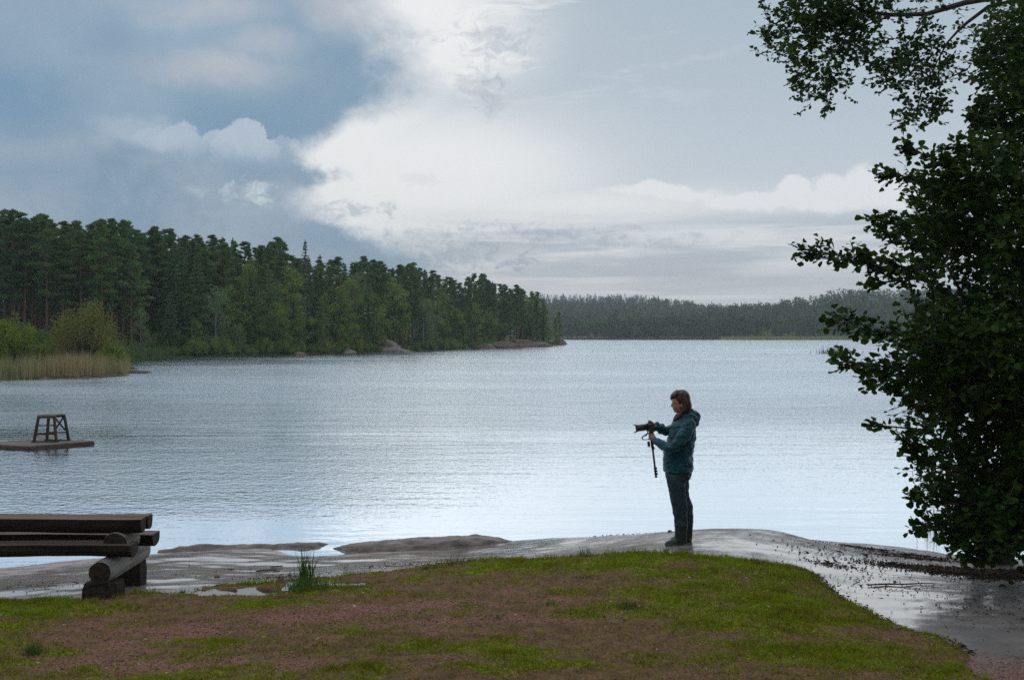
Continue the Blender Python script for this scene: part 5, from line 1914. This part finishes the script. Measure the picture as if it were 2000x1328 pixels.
    wood.append((limb1, [.07, .05, .045, .038, .032, .026, .02, .016, .01, .005])); wood.append((limb2, [.05, .03, .026, .022, .018, .014, .01, .005]))
    for lst in ([(1745, 30, 12.6), (1690, 50, 12.6), (1650, 75, 12.6), (1620, 120, 12.6), (1612, 170, 12.6)], [(1810, 28, 12.6), (1790, 60, 12.6), (1770, 90, 12.6)],
                [(1690, 24, 12.6), (1640, 40, 12.6), (1590, 70, 12.6)], [(1836, 110, 12.6), (1832, 160, 12.6), (1838, 190, 12.6), (1834, 210, 12.6)], [(1815, 150, 12.6), (1790, 130, 12.6), (1750, 128, 12.6)]):
        wood.append((px3(lst), [.012, .009, .007, .005, .003][:len(lst)]))
    for a, b_ in ((2, (1850, 520, 8.9)), (2, (1850, 680, 8.8)), (1, (1840, 735, 8.9)), (3, (1870, 470, 9.2)), (3, (1880, 390, 9.3)), (1, (1860, 880, 9.0)), (3, (1900, 340, 9.3)), (4, (1960, 260, 10.2)), (1, (1870, 985, 9.1))):
        p = np.array(P(*b_)); q = trunk_pts[a]
        wood.append(([q, q * .6 + p * .4 + np.array([0, 0, .12]), p], [.03, .022, .012]))
    b = MB(); b.tube([Vector(p) - O for p in trunk_pts], [.15, .12, .11, .10, .085, .07, .03], 12)
    b.build('trunk', M['bark'], root, True)
    b = MB()
    for pts, rad in wood[:]:
        b.tube([Vector(p) - O for p in pts], rad, 6)
    # every leafy twig's own stem, joined to the boughs as one part
    for p, dr, L, n, s in twigs:
        b.tube([Vector(p) - O, Vector(p + dr * L * .5) - O, Vector(p + dr * L) - O], [.0035, .0028, .0012], 3)
    o = b.build('boughs', M['bark'], root, False); o['kind'] = 'stuff'

    # leaves
    B = np.array([q[0] for q in twigs]); D = np.array([q[1] for q in twigs]); L = np.array([q[2] for q in twigs]); N = np.array([q[3] for q in twigs]); SZ = np.array([q[4] for q in twigs])
    ti = np.repeat(np.arange(len(twigs)), N)
    kk = np.concatenate([(np.arange(n) + .6) / n for n in N])
    alt = np.concatenate([np.where(np.arange(n) % 2 == 0, 1.0, -1.0) for n in N])
    m = len(ti)
    d = D[ti]; up = np.tile(np.array([[0, 0, 1.0]]), (m, 1)) + r.normal(size=(m, 3)) * .25
    side = unit(np.cross(d, up))
    pos = B[ti] + d * (L[ti] * kk)[:, None]
    ax = unit(d * r.uniform(.3, .9, (m, 1)) + side * alt[:, None] * r.uniform(.4, 1.0, (m, 1)) + r.normal(size=(m, 3)) * .35 + np.array([0, 0, -.12]))
    nr = unit(np.cross(ax, unit(np.cross(np.array([[0, 0, 1.0]]) + r.normal(size=(m, 3)) * .55, ax))))
    bi = np.cross(nr, ax)
    S_ = SZ[ti] * r.uniform(.62, 1.18, m)
    loc = np.array([(0, 0, 0), (.16, 0, 0), (.48, .34, .07), (.84, .38, .09), (1.0, 0, -.03), (.84, -.38, .09), (.48, -.34, .07)])
    fq = np.array([(1, 2, 3, 4), (1, 4, 5, 6)])
    def leaf_v(sel):
        l = loc[1:]
        s = S_[sel][:, None, None]
        return pos[sel][:, None] + s * (ax[sel][:, None] * l[None, :, 0:1] + bi[sel][:, None] * l[None, :, 1:2] + nr[sel][:, None] * l[None, :, 2:3])
    # the 300 that show largest, at the tips of the boughs against sky and water, are parts of their own
    cp_ = pos; px = 1000 + cp_[:, 0] / cp_[:, 1] * F; py = HY + (H - cp_[:, 2]) / cp_[:, 1] * F
    vis = (px > 1560) & (px < 1990) & (py > 5) & (py < 1120)
    edge = np.where(vis & (cp_[:, 1] < 9.3), S_ / cp_[:, 1] * np.abs(nr[:, 1]) * np.clip(1.6 - (px - 1560) / 500, .4, 2), 0)
    pick = np.argsort(-edge)[:300]
    rest = np.setdiff1d(np.arange(m), pick)
    V = leaf_v(rest).reshape(-1, 3) - T
    f = ((fq - 1)[None] + (np.arange(len(rest)) * 6)[:, None, None]).reshape(-1, 4)
    o = link('foliage', np_mesh('foliage', V, f, [LEAFM]), root); o['kind'] = 'stuff'
    lm = np_mesh('leaf', loc[1:], fq - 1, [LEAFM])
    for i in pick:
        o = link('leaf', lm, root)
        s = float(S_[i])
        mt = Matrix(((ax[i][0] * s, bi[i][0] * s, nr[i][0] * s, pos[i][0] - T[0]), (ax[i][1] * s, bi[i][1] * s, nr[i][1] * s, pos[i][1] - T[1]), (ax[i][2] * s, bi[i][2] * s, nr[i][2] * s, pos[i][2] - T[2]), (0, 0, 0, 1)))
        o.matrix_local = mt
    tag(root, 'large dark leafy alder leaning over the shore at the right', 'tree')
    print('alder leaves', m)


build_alder()
# ------------------------------------------------------------------ the woman with the camera
PD = 10.29
PX, PY_ = 1325.5, PD
PZ = float(rock_z(np.array([(PX - 1000) / F * PD - .05, (PX - 1000) / F * PD + .05]), np.array([PD - .1, PD])).mean())
PO = Vector(((PX - 1000) / F * PD, PD, PZ))
K = PD / F / 3.905


def qv(cx, cy, y=0.0):
    """A point of the figure from a close-up of the photograph (its own pixels), y metres away from the viewer."""
    return Vector(((cx - 490) * K, y, (1252 - cy) * K))


def sec(cx, cy, a, b, y=0.0):
    p = qv(cx, cy, y)
    return (p.x, p.y, p.z, a * K, b)


def build_person():
    root = empty('person', PO)
    SKIN = plain('skin', (.34, .17, .115), (.42, .22, .15), 30, .5, .1, .002, (1, 1, 1), .4)
    HAIR = plain('hair', (.018, .008, .006), (.085, .036, .021), 45, .45, .6, .004, (1, 1, .12), .4)
    JACK, t, bs = new_mat('rain_jacket')
    n = t.noise(t.mapping(obj_co(t), (1, 1, 1.4)), 9, 5, .6, 1.2)
    t.put(bs.inputs['Base Color'], t.mix(t.sstep(n, .3, .7), (.002, .044, .058), (.004, .072, .09)))
    bs.inputs['Roughness'].default_value = .32; bs.inputs['Specular IOR Level'].default_value = .3
    n2 = t.noise(t.mapping(obj_co(t), (1.0, 1.0, 1.7)), 13, 4, .55, 1.6)
    bump(t, bs, n2, .9, .035)
    TROU = plain('dark_trousers', (.012, .028, .032), (.026, .05, .055), 14, .6, .7, .02, (1, 1, .5), .35)
    BOOT = plain('rubber_boot', (.012, .017, .016), (.024, .031, .029), 12, .42, .25, .006, (1, 1, 1), .45)
    BLACK = plain('camera_black', (.012, .012, .013), (.028, .028, .03), 40, .45, .2, .002)
    LINING = plain('hood_lining', (.01, .012, .014), (.03, .03, .03), 10, .8, .3, .01)
    BLUE = plain('blue_cuff', (.01, .07, .17), (.015, .10, .22), 20, .5, .3, .004)
    METAL = plain('glasses_frame', (.02, .018, .016), (.04, .035, .03), 20, .4, 0)

    # body: one skin from head to feet
    b = MB()
    b.ball(qv(508, 160), (66 * K, .071, 72 * K), 20, 14)
    b.loft([sec(503, 128, 52, .062), sec(501, 150, 59, .069), sec(497, 172, 57, .068), sec(494, 190, 52, .064), sec(491, 208, 47, .058), sec(488, 222, 41, .052), sec(485, 236, 33, .043), sec(481, 249, 22, .03), sec(480, 254, 11, .017)], 22)
    b.capsule([qv(446, 170), qv(440, 190), qv(437, 203)], [.0075, .0095, .0105], 8)
    b.ball(qv(445, 207), (.014, .015, .008), 8, 6)
    for s in (-1, 1):
        b.ball(qv(446, 206, .009 * s), (.009, .007, .007), 8, 6)
        b.ball(qv(452, 181, .032 * s), (.011, .014, .010), 10, 7)          # eyes in their sockets
        b.capsule([qv(446, 170, .014 * s), qv(450, 168, .045 * s)], [.006, .006], 6)
        b.ball(qv(510, 196, .070 * s), (.017, .010, .030), 8, 6)           # ears
        b.ball(qv(462, 205, .037 * s), (.022, .018, .022), 10, 7)          # cheeks
    b.capsule([qv(450, 223, -.017), qv(446, 223, 0), qv(450, 223, .017)], [.005, .0065, .005], 6)
    b.capsule([qv(453, 231, -.015), qv(450, 231, 0), qv(453, 231, .015)], [.005, .0068, .005], 6)
    b.ball(qv(466, 246), (.016, .018, .013), 10, 7)
    b.capsule([qv(514, 225), qv(518, 262), qv(524, 300)], [.049, .05, .06], 14)
    b.loft([sec(524, 292, 34, .07), sec(530, 318, 60, .15), sec(530, 370, 76, .16), sec(522, 440, 80, .15), sec(500, 520, 82, .145), sec(490, 600, 82, .145), sec(487, 660, 74, .135), sec(487, 720, 60, .12)], 20)
    for s, pts in ((-1, [(540, 335, .16), (470, 440, .2), (405, 508, .205), (345, 482, .13), (300, 458, .055)]), (1, [(535, 335, .16), (470, 385, .2), (415, 415, .2), (360, 390, .13), (318, 366, .085)])):
        b.capsule([qv(x, y, s * w) for x, y, w in pts], [.052, .045, .040, .034, .026], 12)
    for s, xs in ((-1, ((470, 700), (474, 820), (478, 930), (490, 1080), (498, 1195))), (1, ((502, 700), (515, 820), (530, 930), (556, 1080), (566, 1195)))):
        b.capsule([qv(x, y, .085 * s) for x, y in xs], [.06, .062, .05, .045, .038], 12)
        b.capsule([qv(xs[-1][0] + 6, 1222, .085 * s), qv(xs[-1][0] - 80, 1236, .095 * s)], [.04, .03], 10)
    # near hand closed round the pole: palm, four fingers, thumb
    def hand(palm0, palm1, fingers, thumb):
        b.capsule([qv(*palm0), qv(*palm1)], [.027, .029], 10)
        for f in fingers: b.capsule([qv(*p) for p in f], [.0098, .0092, .0086, .0078][:len(f)], 8)
        b.capsule([qv(*p) for p in thumb], [.0115, .0105, .009], 8)
    hand((302, 455, -.048), (290, 440, -.040),
         [[(287, 412 + 15 * k, -.046), (270, 410 + 15 * k, -.040), (262, 411 + 15 * k, -.012), (272, 413 + 15 * k, .012)] for k in range(4)],
         [(296, 424, -.040), (290, 404, -.026), (279, 396, -.012)])
    # far hand on the camera grip, forefinger on the shutter
    hand((318, 364, .082), (300, 352, .078),
         [[(292, 334, .082), (276, 322, .074), (264, 322, .062)], [(288, 350, .088), (268, 346, .084), (256, 350, .066)], [(288, 364, .088), (269, 360, .084), (257, 364, .066)], [(290, 377, .086), (272, 374, .082), (260, 377, .066)]],
         [(306, 345, .070), (308, 338, .050), (305, 342, .032)])
    o = b.build('body', SKIN, root); fuse(o, .0062, 3)

    # hair: cap, fringe, curtain to the shoulder, long lock in front
    b = MB()
    b.ball(qv(514, 150), (66 * K, .082, 73 * K), 22, 14)
    b.loft([sec(530, 110, 40, .07), sec(532, 150, 47, .084), sec(534, 190, 45, .084), sec(534, 230, 45, .084), sec(534, 265, 46, .084), sec(528, 292, 38, .07)], 20)
    b.capsule([qv(480, 100, -.02), qv(445, 124, -.022), qv(431, 148, -.02), qv(434, 162, -.016)], [.028, .020, .011, .005], 10)
    b.capsule([qv(480, 100, .03), qv(445, 124, .026), qv(432, 148, .02), qv(435, 160, .018)], [.028, .020, .011, .005], 10)
    b.capsule([qv(475, 105, -.045), qv(455, 122, -.052), qv(447, 140, -.05)], [.020, .014, .007], 9)
    b.capsule([qv(556, 150, 0), qv(566, 195, 0), qv(566, 235, 0), qv(552, 268, 0)], [.03, .034, .036, .028], 12)
    for s in (-1, 1):
        b.capsule([qv(548, 150, .045 * s), qv(556, 205, .055 * s), qv(552, 250, .055 * s)], [.03, .034, .03], 10)
        b.capsule([qv(505, 110, .066 * s), qv(528, 165, .080 * s), qv(530, 220, .078 * s), qv(512, 258, .066 * s), qv(488, 284, .05 * s), qv(462, 308, .036 * s)], [.024, .028, .032, .032, .028, .012], 9)
        b.capsule([qv(520, 230, .07 * s), qv(500, 268, .06 * s), qv(474, 294, .045 * s), qv(452, 318, .03 * s)], [.026, .028, .022, .010], 9)
    o = b.build('hair', HAIR, root); fuse(o, .0075, 3)

    # glasses
    g = MB()
    for s in (-1, 1):
        ring = [qv(446 + 2 * abs(math.cos(a)), 182 - 11 * math.sin(a), .032 * s + .021 * math.cos(a)) for a in np.linspace(0, 2 * math.pi, 15)]
        g.tube(ring, .0017, 5, cap=False)
        g.tube([qv(450, 178, .054 * s), qv(480, 180, .068 * s), qv(508, 184, .075 * s)], .0017, 5)
    g.tube([qv(446, 180, -.011), qv(443, 178, 0), qv(446, 180, .011)], .0017, 5)
    g.build('glasses', METAL, root)

    # rain jacket with sleeves and fallen hood
    b = MB()
    b.loft([sec(486, 708, 104, .176), sec(485, 700, 112, .186), sec(482, 660, 113, .18), sec(481, 610, 114, .18), sec(485, 570, 111, .178), sec(493, 520, 111, .176), sec(509, 460, 106, .176), sec(521, 410, 101, .178), sec(527, 360, 98, .182), sec(530, 325, 86, .16), sec(530, 300, 66, .118), sec(526, 280, 50, .085), sec(524, 268, 42, .07)], 28)
    near = [(548, 332, -.150), (520, 385, -.196), (472, 450, -.225), (420, 508, -.222), (385, 505, -.185), (345, 485, -.13), (308, 464, -.068)]
    b.capsule([qv(*p) for p in near[:4]], [.074, .070, .064, .056], 14)
    b.capsule([qv(*p) for p in near[3:]], [.056, .053, .047, .038], 14)
    far = [(545, 332, .150), (510, 370, .20), (460, 405, .215), (415, 408, .19), (370, 392, .145), (325, 371, .094)]
    b.capsule([qv(*p) for p in far], [.074, .068, .06, .055, .048, .038], 14)
    for k, (x, y, w, rr) in enumerate(((440, 470, -.236, .05), (405, 530, -.215, .036), (360, 505, -.15, .036), (500, 420, -.218, .05), (330, 352, .10, .03), (380, 372, .15, .036), (455, 545, -.15, .05))):
        b.ball(qv(x, y, w), rr, 10, 7)
    # hood lying in folds on the back
    b.capsule([qv(548, 250, -.02), qv(585, 245, -.03), qv(620, 262, -.02), qv(658, 292, 0)], [.028, .036, .032, .012], 10)
    b.capsule([qv(548, 250, .03), qv(585, 245, .035), qv(620, 262, .03), qv(658, 292, .005)], [.028, .036, .032, .012], 10)
    b.capsule([qv(520, 272, -.085), qv(555, 268, -.095), qv(600, 285, -.075), qv(640, 305, -.02)], [.026, .034, .034, .02], 10)
    b.capsule([qv(520, 272, .085), qv(555, 268, .095), qv(600, 285, .075), qv(640, 305, .02)], [.026, .034, .034, .02], 10)
    b.ball(qv(600, 308, 0), (.062, .085, .058), 14, 9)
    b.capsule([qv(575, 330, -.06), qv(620, 338, -.02), qv(632, 330, .02)], [.04, .036, .02], 10)
    b.capsule([qv(488, 290, -.05), qv(470, 305, -.02), qv(466, 322, 0)], [.018, .02, .02], 8)
    b.capsule([qv(488, 290, .05), qv(470, 305, .02), qv(466, 322, 0)], [.018, .02, .02], 8)
    j = b.build('jacket', JACK, root); fuse(j, .0105, 3)
    # folds pressed into the cloth
    me = j.data
    co = np.empty(len(me.vertices) * 3, np.float32); me.vertices.foreach_get('co', co); co = co.reshape(-1, 3).astype(float)
    no = np.empty(len(me.vertices) * 3, np.float32); me.vertices.foreach_get('normal', no); no = no.reshape(-1, 3)
    fold = (fbm(co[:, 0] * 14 + co[:, 1] * 7, co[:, 2] * 24 - co[:, 0] * 9, 95, 3) - .5) * .026 + (fbm(co[:, 1] * 9 + co[:, 0] * 16, co[:, 2] * 11, 96, 2) - .5) * .02
    me.vertices.foreach_set('co', (co + no * fold[:, None]).astype(np.float32).ravel()); me.update()
    o = MB().capsule([qv(306, 462, -.066), qv(322, 470, -.09)], [.034, .039], 14).build('cuff', BLUE, j, True)
    o = MB().capsule([qv(319, 369, .088), qv(332, 375, .10)], [.033, .038], 14).build('cuff', BLUE, j, True)
    li = MB(); li.ball(qv(612, 262, 0), (.034, .052, .012), 12, 7, Matrix.Rotation(math.radians(38), 3, 'Y')); li.build('hood_lining', LINING, j, True)

    # trousers
    b = MB()
    b.loft([sec(486, 660, 98, .16), sec(486, 700, 101, .172), sec(486, 735, 99, .17), sec(487, 760, 90, .165)], 22)
    b.loft([sec(464, 715, 78, .086, -.084), sec(464, 760, 74, .087, -.086), sec(466, 810, 67, .083, -.088), sec(472, 860, 63, .078, -.088), sec(477, 905, 62, .075, -.088), sec(481, 940, 63, .077, -.088), sec(487, 965, 61, .076, -.088),
            sec(490, 1000, 55, .068, -.088), sec(494, 1050, 51, .063, -.088), sec(497, 1092, 49, .061, -.088)], 18)
    b.loft([sec(506, 715, 78, .086, .084), sec(509, 760, 73, .087, .086), sec(511, 810, 68, .083, .088), sec(518, 860, 64, .078, .088), sec(526, 905, 62, .075, .088), sec(538, 940, 64, .077, .088), sec(547, 965, 62, .076, .088),
            sec(554, 1000, 57, .068, .088), sec(559, 1050, 53, .063, .088), sec(562, 1092, 51, .061, .088)], 18)
    tr = b.build('trousers', TROU, root); fuse(tr, .0105, 3)
    me = tr.data
    co = np.empty(len(me.vertices) * 3, np.float32); me.vertices.foreach_get('co', co); co = co.reshape(-1, 3).astype(float)
    no = np.empty(len(me.vertices) * 3, np.float32); me.vertices.foreach_get('normal', no); no = no.reshape(-1, 3)
    fold = (fbm(co[:, 0] * 10 + co[:, 1] * 8, co[:, 2] * 19 + co[:, 0] * 6, 97, 3) - .5) * .022
    me.vertices.foreach_set('co', (co + no * fold[:, None]).astype(np.float32).ravel()); me.update()

    # boots
    for s, dx in ((-1, 0), (1, 66)):
        b = MB()
        y = .088 * s
        b.loft([sec(497 + dx, 1085, 52, .065, y), sec(497 + dx, 1095, 53, .066, y), sec(497 + dx, 1103, 50, .063, y), sec(497 + dx, 1150, 47, .056, y), sec(494 + dx, 1190, 48, .050, y), sec(488 + dx, 1215, 52, .047, y), sec(484 + dx, 1235, 54, .046, y), sec(484 + dx, 1246, 52, .045, y)], 18)
        b.capsule([qv(500 + dx, 1226, y), qv(450 + dx, 1226, y + .008 * s), qv(412 + dx, 1231, y + .012 * s), qv(390 + dx, 1236, y + .014 * s)], [.036, .036, .032, .024], 12)
        b.box(qv(478 + dx, 1247, y), (.068, .040, .008)); b.box(qv(418 + dx, 1248, y + .010 * s), (.062, .042, .007)); b.box(qv(512 + dx, 1246, y), (.026, .036, .010))
        o = b.build('boot', BOOT, root); fuse(o, .0085, 2)
    tag(root, 'woman in a dark teal rain jacket and rubber boots looking down at her camera', 'person')

    # ---- camera on its monopod
    croot = empty('camera', PO + qv(278, 362))
    inv = -qv(278, 362)
    def cb(bm, name, mat, parent=None, smooth=True, bevel=0):
        bm.v = [tuple(Vector(v) + inv) for v in bm.v]
        return bm.build(name, mat, parent or croot, smooth, bevel)
    rot = Matrix.Rotation(math.radians(8), 3, 'Y').inverted()
    b = MB(); b.box(qv(279, 366, 0), (.029, .066, .046), rot); body = cb(b, 'camera_body', BLACK, None, False, .008)
    b = MB(); b.box(qv(272, 331, -.004), (.026, .026, .02), rot, .7); cb(b, 'viewfinder', BLACK, body, False, .005)
    b = MB(); b.box(qv(280, 326, .044), (.012, .014, .008), rot); b.tube([qv(284, 330, -.044), qv(284, 322, -.044)], .011, 12); cb(b, 'dial', BLACK, body, False)
    b = MB(); b.box(qv(264, 368, .052), (.026, .017, .042), rot, .9); cb(b, 'grip', BLACK, body, False, .008)
    a0 = qv(258, 362); a1 = qv(172, 373)
    ax = (a1 - a0).normalized()
    b = MB(); L = (a1 - a0).length
    b.tube([a0 + ax * L * k for k in (0, .12, .13, .45, .46, .62, .63, .9, 1.0)], [.031, .031, .034, .034, .0365, .0365, .034, .035, .036], 22)
    lens = cb(b, 'lens', BLACK)
    # petal hood: a tube whose rim rises and falls
    up = Vector((0, 0, 1)); up = (up - ax * up.dot(ax)).normalized(); sd = ax.cross(up)
    V = []; Fc = []; n = 32
    for i in range(n):
        t_ = 2 * math.pi * i / n
        rim = .010 + .030 * max(0, math.cos(2 * t_)) ** .8
        dr = up * math.cos(t_) + sd * math.sin(t_)
        for rr, xx in ((.036, L - .012), (.043, L + rim), (.040, L + rim), (.033, L - .012)):
            V.append(a0 + ax * xx + dr * (rr + (.004 if xx > L and math.cos(2 * t_) > .6 else 0)))
    for i in range(n):
        p = i * 4; q = ((i + 1) % n) * 4
        for k in range(4): Fc.append((p + k, q + k, q + (k + 1) % 4, p + (k + 1) % 4))
    hb = MB(); hb.v = V; hb.f = Fc
    cb(hb, 'lens_hood', BLACK, lens)
    b = MB(); b.tube([qv(252, 385, -.06), qv(243, 405, -.07), qv(234, 430, -.07)], .006, 6, True, .35); b.tube([qv(262, 405, -.05), qv(238, 416, -.06), qv(214, 430, -.06), qv(204, 443, -.055), qv(214, 455, -.05), qv(236, 457, -.045), qv(258, 450, -.04)], .007, 6, True, .35)
    cb(b, 'strap', BLACK)
    def pole(f): return qv(277 + 41 * f, 400 + 348 * f, 0)
    b = MB(); b.tube([pole(-.03), pole(.03)], .022, 14); b.tube([pole(.03), pole(.34)], .0155, 12); b.tube([pole(.34), pole(.96)], .0105, 12); b.tube([pole(.96), pole(1.0)], .013, 12)
    mono = cb(b, 'monopod', BLACK)
    for f in (.36, .80, .86, .92):
        b = MB(); b.tube([pole(f - .014), pole(f + .014)], .0145, 12); b.box(pole(f) + Vector((.014, 0, 0)), (.007, .008, .010)); cb(b, 'leg_lock', BLACK, mono, False)
    b = MB(); b.box(qv(260, 492, -.02), (.013, .014, .028), Matrix.Rotation(math.radians(-6), 3, 'Y')); cb(b, 'wrist_pad', plain('brown_leather', (.05, .02, .014), (.09, .035, .024), 30, .6, .2, .002), None, False, .004)
    tag(croot, 'black camera with long lens and petal hood on a folded monopod held by the woman', 'camera')


build_person()
# ------------------------------------------------------------------ the damp air over the lake
def build_haze():
    m = bpy.data.materials.new('haze'); m.use_nodes = True
    t = NT(m.node_tree)
    t.N.clear()
    out = t.node('ShaderNodeOutputMaterial')
    v = t.node('ShaderNodeVolumePrincipled')
    v.inputs['Color'].default_value = (.9, .94, .98, 1)
    v.inputs['Density'].default_value = .0003
    v.inputs['Anisotropy'].default_value = .0
    t.L.new(v.outputs[0], out.inputs['Volume'])
    b = MB(); b.box((0, 640, 39), (900, 720, 43))
    o = b.build('haze', m); o['kind'] = 'stuff'
    tag(o, 'thin damp haze over the lake and the far hills', 'haze')


build_haze()
